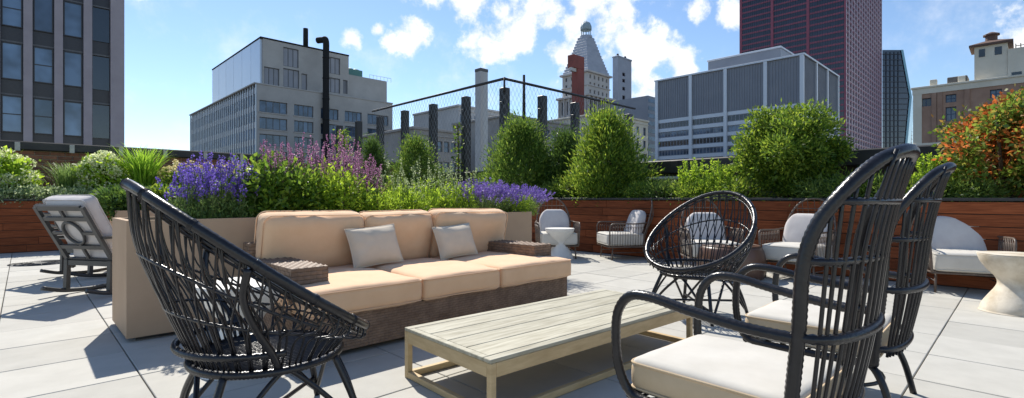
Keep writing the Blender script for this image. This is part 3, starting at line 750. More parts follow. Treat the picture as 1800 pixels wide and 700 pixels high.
# ------------------------------------------------------------------ rocking chairs
def rocker(loc, rz, label):
    e = empty('rocking_chair', loc, rz, label, 'rocking chair', 'charcoal rocking chairs'); G = M['gunmetal']
    def bk(y, s): return np.array((-.24 - .31 * s, y, .33 + .58 * s))
    nrm = np.array((-.63, 0, -.33)) / np.hypot(.63, .33)
    W = .30
    for s in (-1, 1): MB().bar(bk(s * W, -.1), bk(s * W, 1.0), .045, .03, nrm).build('back_stile', G, e)
    for f in (.985, .80, .30, .06): MB().bar(bk(-W + .02, f), bk(W - .02, f), .04 if f < .9 else .05, .026, nrm).build('back_rail', G, e)
    rc = bk(0, .55); ex = np.array((0, 1, 0)); ey = (bk(0, 1) - bk(0, 0)); ey /= np.linalg.norm(ey)
    MB().tube([rc + .115 * math.cos(a) * ex + .125 * math.sin(a) * ey for a in np.linspace(0, 2 * math.pi, 33)[:-1]], .016, 6, closed=True).build('back_ring', G, e, True)
    for a, b in ((.80, .985), (.715, .80), (.30, .375), (.06, .30)): MB().bar(bk(0, a), bk(0, b), .03, .022, nrm).build('back_strut', G, e)
    for s in (-1, 1): MB().bar(bk(s * .115, .55), bk(s * (W - .02), .55), .03, .022, nrm).build('back_strut', G, e)
    for s in (-1, 1):
        MB().tube(spline([(-.50, s * .29, .10), (-.3, s * .29, .045), (0, s * .29, .022), (.3, s * .29, .04), (.45, s * .29, .075)], 6), .024, 6).build('runner', G, e, True)
        MB().bar((-.28, s * .29, .04), (-.27, s * .29, .36), .045, .04, (1, 0, 0)).build('leg', G, e)
        MB().bar((.27, s * .29, .04), (.27, s * .29, .60), .045, .04, (1, 0, 0)).build('leg', G, e)
        MB().bar((-.38, s * .305, .60), (.34, s * .305, .615), .06, .025).build('arm', G, e)
        MB().bar((-.28, s * .27, .33), (.29, s * .27, .36), .03, .05).build('seat_rail', G, e)
    MB().bar((.28, -.27, .36), (.28, .27, .36), .03, .05).build('seat_rail', G, e)
    MB().bar((-.27, -.27, .33), (-.27, .27, .33), .03, .05).build('seat_rail', G, e)
    cushion('seat_cushion', M['greyfab'], e, (.03, 0, .43), .28, .265, .06, .04, .015, 4)
    c = bk(0, .62) + np.array((.11, 0, .05))
    cushion('back_cushion', M['greyfab'], e, tuple(c), .30, .27, .07, .05, .03, 6, rot=(0, R(-117.5), 0), wr=.008)
    return e
fc = math.atan2(FW[1], FW[0])
p = uvd(203, 5.4); rocker((p[0], p[1], 0), fc - R(14), 'charcoal rocking chair with ring in its back, right beside the bare trough planter corner')
p = uvd(178, 6.55); rocker((p[0], p[1], 0), fc - R(22), 'charcoal rocking chair mostly hidden behind another rocking chair')

# ------------------------------------------------------------------ mesh fence on the neighbouring roof
FU, FV = uvd(887, 14.0)
fe = empty('mesh_fence', (FU, FV, 0), 0, 'tall black post fence with fine wire mesh and sloping top rail around a roof corner', 'fence')
FO = fe.location
posts = [(0, 0)] + [(0, 1.70 * k) for k in range(1, 7)] + [(1.57 * k, 0) for k in range(1, 5)]
for (a, b) in posts:
    MB(FO).bbox(FU + a - .11, FU + a + .11, FV + b - .11, FV + b + .11, -.5, 4.07, .01).build('post', M['blackmetal'], fe)
    if b < 8: MB(FO).bbox(FU + a - .15, FU + a - .11, FV + b - .05, FV + b + .05, 3.6, 3.68, .005).build('bolt_plate', M['gunmetal'], fe)
FL, FRr = 7.1, 6.45
MB(FO).tube([(FU - .16, FV - .16, 4.28), (FU - .16, FV + FL, 4.28)], .04, 8).build('top_rail', M['blackmetal'], fe, True)
MB(FO).tube([(FU - .16, FV - .16, 4.28), (FU + FRr, FV - .16, 4.28)], .04, 8).build('top_rail', M['blackmetal'], fe, True)
MB(FO).tube([(FU - .16, FV - .16, 3.9), (FU - .16, FV - .16, 4.32)], .03, 6).build('rail_post', M['blackmetal'], fe, True)
wm = MB(FO); zb = .2; zt = 4.26; sp = .155
for which, Lw in (('v', FL), ('u', FRr)):
    h = zt - zb; s = -h * .6
    while s < Lw:
        for sg in (1, -1):
            a0, z0, a1, z1 = s, zb, s + h * .6, zt
            if a0 < 0: z0 = zb + (0 - a0) / .6; a0 = 0
            if a1 > Lw: z1 = zt - (a1 - Lw) / .6; a1 = Lw
            if sg < 0: z0, z1 = zb + zt - z0, zb + zt - z1
            off = .003 * sg
            P = [(FU - .16 + off, FV - .16 + a0, z0), (FU - .16 + off, FV - .16 + a1, z1)] if which == 'v' else [(FU - .16 + a0, FV - .16 + off, z0), (FU - .16 + a1, FV - .16 + off, z1)]
            if a1 - a0 > .05: wm.tube(P, .0032, 3, caps=False)
        s += sp
tag(wm.build('wire_mesh', M['steelwire'], fe), kind='stuff')
MB(FO).box(FU - .4, FU + 12, FV - .4, FV + 14, -.7, -.5).build('roof_curb', M['slab'], fe)

# ------------------------------------------------------------------ buildings
BM = {}
BM['win'] = glass_mat('window_glass', (.08, .125, .20))
BM['windark'] = glass_mat('dark_window_glass', (.02, .022, .028), rough=.1)
BM['winblue'] = glass_mat('sky_blue_glass', (.14, .22, .34), rough=.05)
BM['mauve'] = material('mauve_granite', (.30, .26, .28), (.38, .335, .355), rough=.6, scale=.6)
BM['spandrel'] = material('dark_spandrel', (.03, .026, .03), (.045, .04, .045), rough=.35)
BM['concrete'] = material('grey_brick_facade', (.38, .36, .335), (.50, .475, .44), rough=.9, scale=.22, detail=9, bump=.2, bscale=3)
BM['panel'] = material('pale_metal_panel', (.52, .57, .64), (.58, .63, .70), rough=.3, scale=.05, metal=.35)
BM['blind'] = material('window_blind', (.26, .26, .285), (.33, .33, .355), rough=.4, scale=.4, rand=.1)
BM['fin'] = material('aluminium_fin', (.42, .45, .48), (.5, .53, .56), rough=.4, metal=.3)
BM['duct'] = material('black_duct', (.02, .02, .022), (.03, .03, .03), rough=.85, spec=.15)
BM['green'] = material('green_cooling_unit', (.05, .16, .15), (.08, .22, .2), rough=.5)
BM['lime'] = material('tower_limestone', (.46, .43, .41), (.58, .55, .52), rough=.9, scale=.12, detail=8)
BM['slate'] = material('lead_roof', (.33, .36, .43), (.41, .44, .51), rough=.5, scale=.2)
BM['copper'] = material('verdigris_lantern', (.22, .30, .32), (.34, .42, .44), rough=.5)
BM['rust'] = material('rust_red_sign', (.19, .04, .028), (.26, .055, .038), rough=.6, scale=.2)
BM['steelgrey'] = material('grey_louvre', (.19, .205, .245), (.24, .255, .295), rough=.4, scale=.2)
BM['alu'] = material('pale_column', (.50, .53, .58), (.58, .61, .66), rough=.4, metal=.3)
BM['red'] = material('oxblood_cladding', (.23, .05, .085), (.30, .07, .11), rough=.45, scale=.1)
BM['redglass'] = glass_mat('plum_glass', (.035, .025, .05), rough=.1)
BM['redmull'] = material('pale_plum_mullion', (.52, .38, .46), (.60, .46, .54), rough=.4)
BM['navy'] = glass_mat('navy_glass', (.02, .03, .06), rough=.12, rand=.1)
BM['navyline'] = material('navy_mullion', (.025, .03, .05), (.035, .042, .065), rough=.4)
BM['cyan'] = material('cyan_edge_glass', (.22, .45, .55), (.3, .55, .65), rough=.15)
BM['teal'] = glass_mat('teal_glass', (.12, .30, .34), rough=.2)
BM['cream'] = material('cream_render', (.60, .55, .44), (.72, .66, .55), rough=.9, scale=.35, detail=9)
BM['fbrick'] = material('far_brick', (.28, .17, .12), (.39, .25, .18), rough=.9, scale=.5, detail=9)
BM['bframe'] = material('blue_window_frame', (.03, .06, .13), (.04, .08, .16), rough=.4)
BM['frame'] = material('grey_window_frame', (.10, .10, .105), (.14, .14, .145), rough=.5)
BM['roofgrey'] = material('grey_roof', (.10, .10, .10), (.16, .155, .15), rough=.9)
BM['tiles'] = material('brown_roof', (.10, .06, .045), (.15, .09, .07), rough=.8)
ZG = -45
class Face:                                    # a vertical facade: 'u' runs along U facing -V, 'v' runs along V facing -U
    def __init__(s, kind, c): s.kind = kind; s.c = c
    def a(s, px): return at_v(px, s.c)[0] if s.kind == 'u' else at_u(px, s.c)[1]
    def z(s, px, py): return zz(py, d_v(px, s.c) if s.kind == 'u' else d_u(px, s.c))
    def box(s, mb, a0, a1, z0, z1, o0, o1, bev=0):
        if a1 < a0: a0, a1 = a1, a0
        q = (a0, a1, s.c - o1, s.c - o0, z0, z1) if s.kind == 'u' else (s.c - o1, s.c - o0, a0, a1, z0, z1)
        (mb.bbox(*q, bev) if bev else mb.box(*q)); return mb
def punched(face, root, name, mat, a0, a1, z0, z1, holes, depth=.5):
    m = MB(root.location)
    A = sorted(set([a0, a1] + [x for h in holes for x in h[:2]])); Z = sorted(set([z0, z1] + [x for h in holes for x in h[2:]]))
    for i in range(len(A) - 1):
        run = None
        for j in range(len(Z) - 1):
            ca = (A[i] + A[i + 1]) / 2; cz = (Z[j] + Z[j + 1]) / 2
            solid = not any(h[0] < ca < h[1] and h[2] < cz < h[3] for h in holes)
            if solid: run = Z[j] if run is None else run
            if run is not None and (not solid or j == len(Z) - 2):
                face.box(m, A[i], A[i + 1], run, Z[j + 1] if solid else Z[j], 0, depth); run = None
    return m.build(name, mat, root)
def window(face, root, a0, a1, z0, z1, nx=1, nz=1, glass='win', frame='frame', o=.1, fw=.08, pane_parts=False):
    m = MB(root.location)
    if a1 < a0: a0, a1 = a1, a0
    face.box(m, a0, a1, z0, z0 + fw, o, o + .1); face.box(m, a0, a1, z1 - fw, z1, o, o + .1)
    for k in range(nx + 1):
        x = a0 + (a1 - a0 - fw) * k / nx; face.box(m, x, x + fw, z0 + fw, z1 - fw, o, o + .1)
    for k in range(1, nz):
        z = z0 + (z1 - z0) * k / nz; face.box(m, a0 + fw, a1 - fw, z - fw / 2, z + fw / 2, o, o + .07)
    w = m.build('window', BM[frame], root)
    if pane_parts:
        for k in range(nx):
            x0 = a0 + (a1 - a0) * k / nx; x1 = a0 + (a1 - a0) * (k + 1) / nx
            face.box(MB(root.location), x0 + .02, x1 - .02, z0 + .02, z1 - .02, o + .01, o + .04).build('pane', BM[glass], w)
    else: face.box(MB(root.location), a0 + .02, a1 - .02, z0 + .02, z1 - .02, o + .01, o + .04).build('pane', BM[glass], w)
    return w

# --- dark office tower at the left edge
V1 = 50.3; f = Face('u', V1); uc = f.a(217)
b = empty('office_tower', (uc - 26, V1, ZG), 0, 'dark glass office tower with mauve granite piers beside open sky', 'building')
MB(b.location).box(uc - 26, uc - .02, V1, V1 + 24, ZG, 34).build('core', BM['spandrel'], b)
bay = f.a(110) - f.a(57); p0 = f.a(57)
fh = 3.75; zref = f.z(128, 240)
edges = [(f.a(193), uc)] + [(f.a(146), f.a(161)), (f.a(95), f.a(110)), (f.a(41), f.a(57))]
w_ = f.a(57) - f.a(41); x = f.a(41)
while x > uc - 24: x -= bay; edges.append((x, x + w_))
for a0, a1 in edges: f.box(MB(b.location), a0, a1, ZG, 34, 0, .55).build('pier', BM['mauve'], b)
edges.sort()
rng = random.Random(2)
for k in range(-3, 9):
    zb = zref + k * fh
    for (l0, l1), (r0, r1) in zip(edges[:-1], edges[1:]):
        last = r1 == edges[-1][1]
        vis = r0 > f.a(-60) and -2 < zb < 22
        if last: f.box(MB(b.location), l1 + .05, r0 - .05, zb, zb + 2.55, .02, .1).build('window', BM['windark'], b)
        else:
            window(f, b, l1 + .05, r0 - .05, zb, zb + 2.6, 1, 2 if rng.random() < .5 else 1, 'winblue' if rng.random() < .75 else 'win', 'spandrel', .03, .07)
        if vis: f.box(MB(b.location), l1 + .02, r0 - .02, zb + 2.62, zb + 2.74, .0, .16).build('spandrel_trim', BM['frame'], b)
for a0, a1 in edges:
    for k in range(-1, 8):
        pass

# --- grey office block with black flue
V2, U2 = 120.0, 37.0; fr = Face('u', V2); fl_ = Face('v', U2)
b = empty('office_block', (U2, V2, ZG), 0, 'grey office block with set-back upper storeys, black flue and finned glass side', 'building')
o = b.location; ue = fr.a(690); ve = fl_.a(333); zt2 = fr.z(447, 147)
MB(o).box(U2 + .5, ue, V2 + .5, ve, ZG, zt2 - .2).build('core', BM['windark'], b)
rows = [1.6, 5.4, 9.0, 12.8, 16.6, 20.4]; groups = [(456, 505), (517, 551), (564, 595), (606, 636), (646, 683)]
holes = [(fr.a(g0), fr.a(g1), z, z + 2.65) for g0, g1 in groups for z in rows]
f0 = Face('u', V2 + .5)
punched(f0, b, 'wall', BM['concrete'], U2 + .5, ue, ZG, zt2, holes, .5)
for (a0, a1, z0, z1) in holes: window(f0, b, a0, a1, z0, z1, 4, 1, 'win', 'frame', .05, .14, True)
for (a0, a1, z0, z1) in holes: fr.box(MB(o), a0 - .15, a1 + .15, z0 - .25, z0 - .02, 0, .15).build('sill', BM['concrete'], b)
f00 = Face('v', U2 + .5)
nf = 34
m = MB(o)
for k in range(nf + 1):
    a = V2 + (ve - V2) * k / nf; f00.box(m, a, a + .3, ZG, zt2, .05, .3)
tag(m.build('fins', BM['fin'], b), kind='stuff')
for k, z in enumerate(np.arange(zt2 - .8, -8, -3.8)): f00.box(MB(o), V2 + .5, ve, z - 1.3, z, 0, .12).build('spandrel', BM['blind'], b)
for z in np.arange(zt2 - 2.1, -8, -3.8): f00.box(MB(o), V2 + .5, ve, z - 2.5, z - .0, 0, .06).build('window_band', BM['winblue'], b)
MB(o).bbox(U2 - .15, ue + .1, V2 - .15, ve, zt2, zt2 + .3, .05).build('roof_edge', BM['concrete'], b)
V3 = 124.0; g = Face('u', V3); u3 = g.a(458); z3 = g.z(458, 67); u3e = g.a(613); gl = Face('v', u3); v3e = gl.a(373)
MB(o).box(u3 + .5, u3e, V3 + .5, v3e, zt2 + .5, z3 - .1).build('upper_core', BM['blind'], b)
rects = [(498, 525, 85, 118), (464, 491, 119, 150), (498, 526, 122, 154), (530, 540, 130, 158), (574, 598, 101, 130), (574, 598, 137, 163), (603, 611, 141, 165)]
hs = []
for x0, x1, y0, y1 in rects:
    xm = (x0 + x1) / 2; hs.append((g.a(x0), g.a(x1), max(g.z(xm, y1), zt2 + .6), g.z(xm, y0)))
g1 = Face('u', V3 + .5)
punched(g1, b, 'upper_wall', BM['concrete'], u3 + .5, u3e, zt2 + .5, z3, hs, .5)
for i, (a0, a1, z0, z1) in enumerate(hs): window(g1, b, a0, a1, z0, z1, 3 if i != 3 else 1, 1, 'blind', 'frame', .08, .16, True)
for k in range(6):
    a0 = V3 + (v3e - V3) * k / 6; a1 = V3 + (v3e - V3) * (k + 1) / 6
    MB(o).box(u3, u3 + .5, a0 + .06 + (.45 if k == 0 else 0), a1 - .06, zt2 + .5, z3).build('panel', BM['panel'], b)
MB(o).bbox(u3 - .1, u3e + .1, V3 - .1, v3e, z3, z3 + .4, .05).build('upper_roof_edge', BM['duct'], b)
u4 = g.a(682); z4 = g.z(640, 135)
MB(o).box(u3e, u4, V3 + .6, V3 + 30, zt2 + .5, z4).build('side_block', BM['concrete'], b)
x = g.a(558); gw = .75
fd = MB(o).tube(spline([(x, V2 - .95, 2), (x, V2 - .95, 20), (x, V2 - .95, zt2 + 8), (x, V2 - .9, g.z(558, 80)), (x - .3, V2 + .2, g.z(558, 77)), (x - 1.0, V2 + 1.6, g.z(555, 76))], 6), gw, 10); fd.build('flue', BM['duct'], b, True)
for z in np.arange(5, 38, 5.0): MB(o).tube([(x, V2 - .95, z), (x, V2 - .95, z + .3)], gw * 1.12, 10).build('flue_collar', BM['duct'], b, True)
x2 = g.a(543); MB(o).tube([(x2, V3 + 2, z3), (x2, V3 + 2, g.z(543, 47))], .6, 10).build('vent_stack', BM['duct'], b, True)
xa, xb = g.a(619), g.a(650)
cu = MB(o); cu.bbox(xa, xb, V3 + 4, V3 + 9, z4 + .5, z4 + 2.6, .1); cu.build('cooling_unit', BM['green'], b)
for k in range(3): MB(o).lathe([(.9, z4 + 2.6), (1.0, z4 + 2.7), (1.0, z4 + 3.1), (.8, z4 + 3.2)], 14, (xa + (xb - xa) * (k + .5) / 3, V3 + 6.5)).build('fan_cowl', BM['green'], b)
m = MB(o)
for k in range(7): m.tube([(xb + .5 + k * 1.1, V3 + 1, z4), (xb + .5 + k * 1.1, V3 + 1, z4 + 1.1)], .05, 4)
m.tube([(xb + .5, V3 + 1, z4 + 1.1), (xb + 7.1, V3 + 1, z4 + 1.1)], .05, 4); m.build('roof_railing', BM['alu'], b)

# --- low buildings beyond the fence
def low_block(label, px0, px1, pyt, d, mat, rows, nwin, cornice=True, depth=18, wmat='win', h=1.9, w=1.2, pitch=3.6):
    u0, v0 = uvd(px0, d); ff = Face('u', v0); u1 = ff.a(px1); zt = ff.z((px0 + px1) / 2, pyt)
    b = empty('low_building', (u0, v0, ZG), 0, label, 'building'); o = b.location
    MB(o).box(u0 + .4, u1 - .02, v0 + .4, v0 + depth, ZG, zt - .3).build('core', BM['windark'], b)
    hs = []
    for r in range(rows):
        for k in range(nwin):
            a = u0 + (u1 - u0) * (k + .5) / nwin; z = zt - 1.6 - h - r * pitch; hs.append((a - w / 2, a + w / 2, z, z + h))
    f2 = Face('u', v0 + .4); punched(f2, b, 'wall', mat, u0, u1, ZG, zt, hs, .4)
    MB(o).box(u0, u0 + .4, v0 + .41, v0 + depth, ZG, zt).build('side_wall', mat, b)
    for q in hs: window(f2, b, *q, 1, 2, wmat, 'frame', .06, .1)
    if cornice:
        MB(o).bbox(u0 - .4, u1 + .3, v0 - .35, v0 + depth, zt, zt + .45, .06).build('cornice', mat, b)
        MB(o).bbox(u0 - .2, u1 + .15, v0 - .18, v0 - .001, zt - .9, zt - .6, .04).build('string_course', mat, b)
    return b
BM['low1'] = material('grey_brown_brick', (.29, .27, .25), (.38, .355, .33), rough=.9, scale=.4)
BM['low2'] = material('pale_grey_stone', (.48, .47, .46), (.58, .57, .55), rough=.9, scale=.3)
low_block('low grey-brown brick building behind the left fence mesh', 727, 815, 232, 84, BM['low1'], 4, 7)
low_block('pale stone block with flat roof behind the fence corner post', 806, 900, 195, 112, BM['low2'], 5, 8)
low_block('grey stone building with heavy cornice below the pyramid-roofed tower', 893, 1012, 214, 100, BM['low1'], 5, 10, h=2.2, w=1.5)
low_block('cream building with cornice right of the fence, beside the grey louvred block', 1062, 1139, 208, 125, BM['cream'], 6, 6, h=2.2, w=1.4)
u0, v0 = uvd(838, 80); b = empty('chimney_tower', (u0, v0, ZG), 0, 'slender pale square chimney shaft rising behind the fence rail', 'chimney'); w = 1.55; zt = zz(121, 80)
MB(b.location).box(u0, u0 + w, v0 - w * .6, v0 + .4, ZG, zt - .5).build('shaft', BM['low2'], b)
MB(b.location).bbox(u0 - .06, u0 + w + .06, v0 - w * .6 - .06, v0 + .46, zt - .5, zt, .04).build('cap', BM['roofgrey'], b)
MB(b.location).bbox(u0 - .05, u0 + w * .38, v0 - w * .6 - .08, v0 - w * .6 - .001, 5, zt - .6, .03).build('pilaster', BM['lime'], b)
u0, v0 = uvd(921, 80); zt = zz(132, 80); b = empty('antenna_mast', (u0, v0, ZG), 0, 'thin grey antenna mast rising above the right fence rail', 'mast')
MB(b.location).tube([(u0, v0, ZG), (u0, v0, 12), (u0, v0, zt)], [.35, .3, .2], 8).build('pole', BM['duct'], b, True)
MB(b.location).bbox(u0 - .5, u0 + .2, v0 - .3, v0 + .3, zt - 8.2, zt - 7.7, .05).build('antenna_box', BM['duct'], b)

# --- classical tower with pyramid roof
D = 260; uc, vc = uvd(1033, D); ff = Face('u', vc); fv = Face('v', uc)
b = empty('pyramid_tower', (uc, vc, ZG), 0, 'classical limestone tower with stepped pyramid roof and glass lantern', 'building'); o = b.location
vl = fv.a(985); ur = ff.a(1075); zc = zz(122, D); zm = zz(168, D); zl = zz(205, D)
W1, W2 = ur - uc, vl - vc
def tier(z0, z1, inset, rows, nu, nv, wh, ww, name):
    hs = []; hv = []
    for r in range(rows):
        zb = z0 + (z1 - z0) * (r + .5) / rows - wh / 2
        for k in range(nu):
            a = uc + inset + (W1 - 2 * inset) * (k + .7) / (nu + .4); hs.append((a - ww / 2, a + ww / 2, zb, zb + wh))
        for k in range(nv):
            a = vc + inset + (W2 - 2 * inset) * (k + .7) / (nv + .4); hv.append((a - ww / 2, a + ww / 2, zb, zb + wh))
    fa = Face('u', vc + inset + .6); fb = Face('v', uc + inset + .6)
    MB(o).box(uc + inset + .65, ur - inset, vc + inset + .65, vl - inset, z0, z1).build('core', BM['windark'], b)
    punched(fa, b, name, BM['lime'], uc + inset + .6, ur - inset, z0, z1, hs, .6)
    punched(fb, b, name, BM['lime'], vc + inset, vl - inset, z0, z1, hv, .6)
    for q in hs: window(fa, b, *q, 1, 1, 'windark', 'lime', .02, .1)
    for q in hv: window(fb, b, *q, 1, 1, 'windark', 'lime', .02, .1)
tier(ZG, zl, -1.0, 4, 6, 5, 3.5, 1.4, 'lower_wall')
MB(o).bbox(uc - 2.2, ur + 2, vc - 2.2, vl + 2, zl, zl + .8, .1).build('cornice', BM['lime'], b)
tier(zl + .8, zm, -.5, 1, 6, 5, 7.2, 1.7, 'colonnade_wall')
for k in range(7):
    a = uc - .2 + (W1 + .2) * k / 6; MB(o).lathe([(.65, zl + .8), (.5, zl + 1.6), (.45, zm - 1.2), (.65, zm - .2)], 10, (a, vc - 1.0)).build('column', BM['lime'], b, True)
for k in range(6):
    a = vc + .8 + (W2 - .6) * k / 5; MB(o).lathe([(.65, zl + .8), (.5, zl + 1.6), (.45, zm - 1.2), (.65, zm - .2)], 10, (uc - 1.0, a)).build('column', BM['lime'], b, True)
MB(o).bbox(uc - 2.0, ur + 1.6, vc - 2.0, vl + 1.6, zm - .2, zm + .9, .1).build('cornice', BM['lime'], b)
tier(zm + .9, zc - 1.0, .8, 3, 5, 4, 2.0, 1.3, 'upper_wall')
zmid = zm + (zc - zm) * .42
MB(o).bbox(uc + .3, ur - .3, vc + .3, vl - .3, zmid, zmid + .6, .1).build('string_course', BM['lime'], b)
MB(o).bbox(uc - .4, ur + .4, vc - .4, vl + .4, zc - 1.0, zc, .1).build('cornice', BM['lime'], b)
ux, vx = (uc + ur) / 2, (vc + vl) / 2; zp = zz(68, depth_of(ux, vx)); nst = 13
for k in range(nst):
    t = k / nst; t1 = (k + 1) / nst; s = 1 - .68 * t ** .95; hw = (W1 / 2 - 1.2) * s; hv_ = (W2 / 2 - .8) * s
    za = zc + (zp - zc) * t; zb2 = zc + (zp - zc) * t1
    MB(o).bbox(ux - hw, ux + hw, vx - hv_, vx + hv_, za, zb2 + .01 * k, .05).build('roof_step', BM['slate'], b)
dd = depth_of(ux, vx); zq = zz(36, dd); hh = zq - zp
MB(o).lathe([(3.4, zp), (3.4, zp + hh * .12), (2.8, zp + hh * .14)], 16, (ux, vx)).build('lantern_base', BM['slate'], b)
for k in range(10):
    a = 2 * math.pi * k / 10; MB(o).tube([(ux + 2.6 * math.cos(a), vx + 2.6 * math.sin(a), zp + hh * .12), (ux + 2.6 * math.cos(a), vx + 2.6 * math.sin(a), zp + hh * .45)], .22, 5).build('lantern_column', BM['copper'], b)
MB(o).lathe([(p[0], p[2]) for p in spline([(3.0, 0, zp + hh * .45), (3.05, 0, zp + hh * .52), (2.95, 0, zp + hh * .66), (2.1, 0, zp + hh * .83), (.7, 0, zp + hh * .92), (.25, 0, zp + hh * .95), (.1, 0, zq)], 4)], 20, (ux, vx)).build('lantern_dome', BM['copper'], b, True)
for k in range(10):
    a = 2 * math.pi * k / 10
    MB(o).tube([(ux + r * math.cos(a), vx + r * math.sin(a), z) for r, z in ((3.1, zp + hh * .46), (3.1, zp + hh * .6), (2.3, zp + hh * .82), (.7, zp + hh * .93))], .12, 4).build('dome_rib', BM['alu'], b)
# annex shaft
D2 = 292; ua, va = uvd(1086, D2); ff = Face('u', va); fv = Face('v', ua); ur2 = ff.a(1110); vl2 = fv.a(1077); zt = zz(100, D2)
b = empty('annex_tower', (ua, va, ZG), 0, 'plain grey annex shaft standing right of the pyramid-roofed tower', 'building'); o = b.location
hs = [(ff.a(1094), ff.a(1099), ff.z(1096, y + 6), ff.z(1096, y)) for y in (128, 139, 153)] + [(ff.a(1094), ff.a(1099), ff.z(1096, 188), ff.z(1096, 168))]
MB(o).box(ua + .5, ur2, va + .5, vl2, ZG, zt - .2).build('core', BM['windark'], b)
f2 = Face('u', va + .5); punched(f2, b, 'wall', BM['slate'], ua + .5, ur2, ZG, zt, hs, .5); 
MB(o).box(ua, ua + .5, va, vl2, ZG, zt).build('side_wall', BM['slate'], b)
for q in hs: window(f2, b, *q, 1, 1, 'windark', 'frame', .05, .15)
MB(o).bbox(ua - .3, ur2 + .3, va - .3, vl2 + .3, zt, zt + .9, .1).build('parapet', BM['slate'], b)
for k in (.25, .8): MB(o).bbox(ua + (ur2 - ua) * k - .5, ua + (ur2 - ua) * k + .5, va + 2, va + 3, zt + .9, zt + 3, .1).build('vent', BM['duct'], b)
# rust red slab sign
D3 = 205; ua, va = uvd(1008, D3); zt = zz(95, D3); ff = Face('u', va); ue3 = ff.a(1027); um = ff.a(1015)
b = empty('red_chimney_slab', (ua, va, ZG), 0, 'rust red vertical slab standing in front of the pyramid-roofed tower', 'chimney'); o = b.location
MB(o).bbox(um, ue3, va, va + 3, ZG, zz(118, D3), .05).build('shaft', BM['rust'], b)
MB(o).bbox(ua, ue3 + .02, va - .05, va + 3.05, zz(118, D3), zt, .05).build('head', BM['rust'], b)
MB(o).bbox(ua - .6, um - .02, va + .5, va + 2, zz(124, D3), zz(118, D3) - .02, .05).build('bracket', BM['low2'], b)

# --- grey louvred office block
D = 150; uc, vc = uvd(1413, D); fv = Face('v', uc); ff = Face('u', vc); zt = zz(93, D); vl = fv.a(1152); ur = ff.a(1474)
b = empty('louvred_block', (uc, vc, ZG), 0, 'wide grey office block with louvred upper storeys and pale columns', 'building'); o = b.location
MB(o).box(uc + .6, ur, vc + .6, vl, ZG, zt - .3).build('core', BM['spandrel'], b)
zlv = fv.z(1200, 206)
cols = [fv.a(x) for x in (1413, 1342, 1272, 1211, 1152)]; cw = 1.1
for a in cols: fv.box(MB(o), a - (cw if a > vc + 1 else 0), a + (0 if a > vc + 1 else cw), ZG, zt - .6, -.55, .25).build('column', BM['alu'], b)
colu = [ff.a(x) for x in (1436, 1455, 1474)]
for a in colu: ff.box(MB(o), a - cw, a, ZG, zt - .6, -.55, .25).build('column', BM['alu'], b)
MB(o).bbox(uc - .3, ur + .3, vc - .3, vl + .3, zt - .6, zt, .05).build('roof_edge', BM['alu'], b)
fh = 3.35
def bay_fill(F_, a0, a1):
    if a1 < a0: a0, a1 = a1, a0
    G_ = Face(F_.kind, F_.c + .6)
    G_.box(MB(o), a0, a1, zlv, zt - .6, .02, .2).build('louvre_panel', BM['steelgrey'], b)
    m = MB(o); n = max(4, int((a1 - a0) / .8))
    for k in range(n): G_.box(m, a0 + (a1 - a0) * (k + .3) / n, a0 + (a1 - a0) * (k + .3) / n + .2, zlv, zt - .7, .2, .42)
    tag(m.build('louvre_fins', BM['steelgrey'], b), kind='stuff')
    for r in range(9):
        z1 = zlv - r * fh; z0 = z1 - 1.25
        G_.box(MB(o), a0, a1, z0, z1 - .02, .02, .3).build('spandrel', BM['alu'], b)
        window(G_, b, a0, a1, z1 - fh + .02, z0 - .02, max(4, int((a1 - a0) / 1.15)), 1, 'win' if r % 2 else 'windark', 'steelgrey', .02, .2, False)
cs = sorted(cols)
for i in range(4): bay_fill(fv, cs[i] + (cw if i == 0 else 0), cs[i + 1] - cw)
e0 = [uc + cw] + [a for a in colu]
for i in range(3): bay_fill(ff, e0[i] if i == 0 else e0[i], e0[i + 1] - cw)
r0, r1 = fv.a(1300), fv.a(1215)
a0, a1 = uvd(1372, 165), uvd(1272, 192); MB(o).bbox(a0[0], a0[0] + 20, a0[1], a1[1], zt, zz(84, 165), .1).build('roof_plant_room', BM['steelgrey'], b)
MB(o).bbox(a0[0] - .3, a0[0] + 20.3, a0[1] - .3, a1[1] + .3, zz(84, 165), zz(84, 165) + .6, .1).build('plant_room_roof', BM['alu'], b)
# narrow dark slab behind its left end
ua, va = uvd(1139, 230); ff = Face('u', va); b = empty('slab_block', (ua, va, ZG), 0, 'narrow blue-grey slab behind the end of the grey louvred block', 'building'); o = b.location
MB(o).box(ua, ff.a(1156), va, va + 20, ZG, zz(168, 230)).build('wall', BM['steelgrey'], b)
for k in range(10): ff.box(MB(o), ua + .3, ff.a(1155), zz(168, 230) - 3 - k * 3.5, zz(168, 230) - 1.2 - k * 3.5, .01, .08).build('window_band', BM['win'], b)

# --- oxblood tower
D = 300; uc, vc = uvd(1487, D); fv = Face('v', uc); ff = Face('u', vc); vl = fv.a(1300); ur = ff.a(1550); zt = 175
b = empty('red_tower', (uc, vc, ZG), 0, 'very tall oxblood red office tower with gridded windows behind the grey louvred block', 'building'); o = b.location
MB(o).box(uc + .5, ur, vc + .5, vl, ZG, zt).build('core', BM['redglass'], b)
G1 = Face('v', uc + .5); G2 = Face('u', vc + .5); fh = 3.7; rr = random.Random(3)
for z in np.arange(-10, zt, fh):
    G1.box(MB(o), vc, vl, z, z + 1.15, .0, .22).build('spandrel', BM['red'], b)
    G2.box(MB(o), uc + .5, ur, z, z + 1.15, .0, .22).build('spandrel', BM['red'], b)
for px in (1487, 1420, 1357, 1302):
    a = fv.a(px); G1.box(MB(o), a - (0 if px == 1487 else .8), a + (.9 if px == 1487 else .8), ZG, zt, .0, .5).build('pier', BM['red'], b)
m = MB(o)
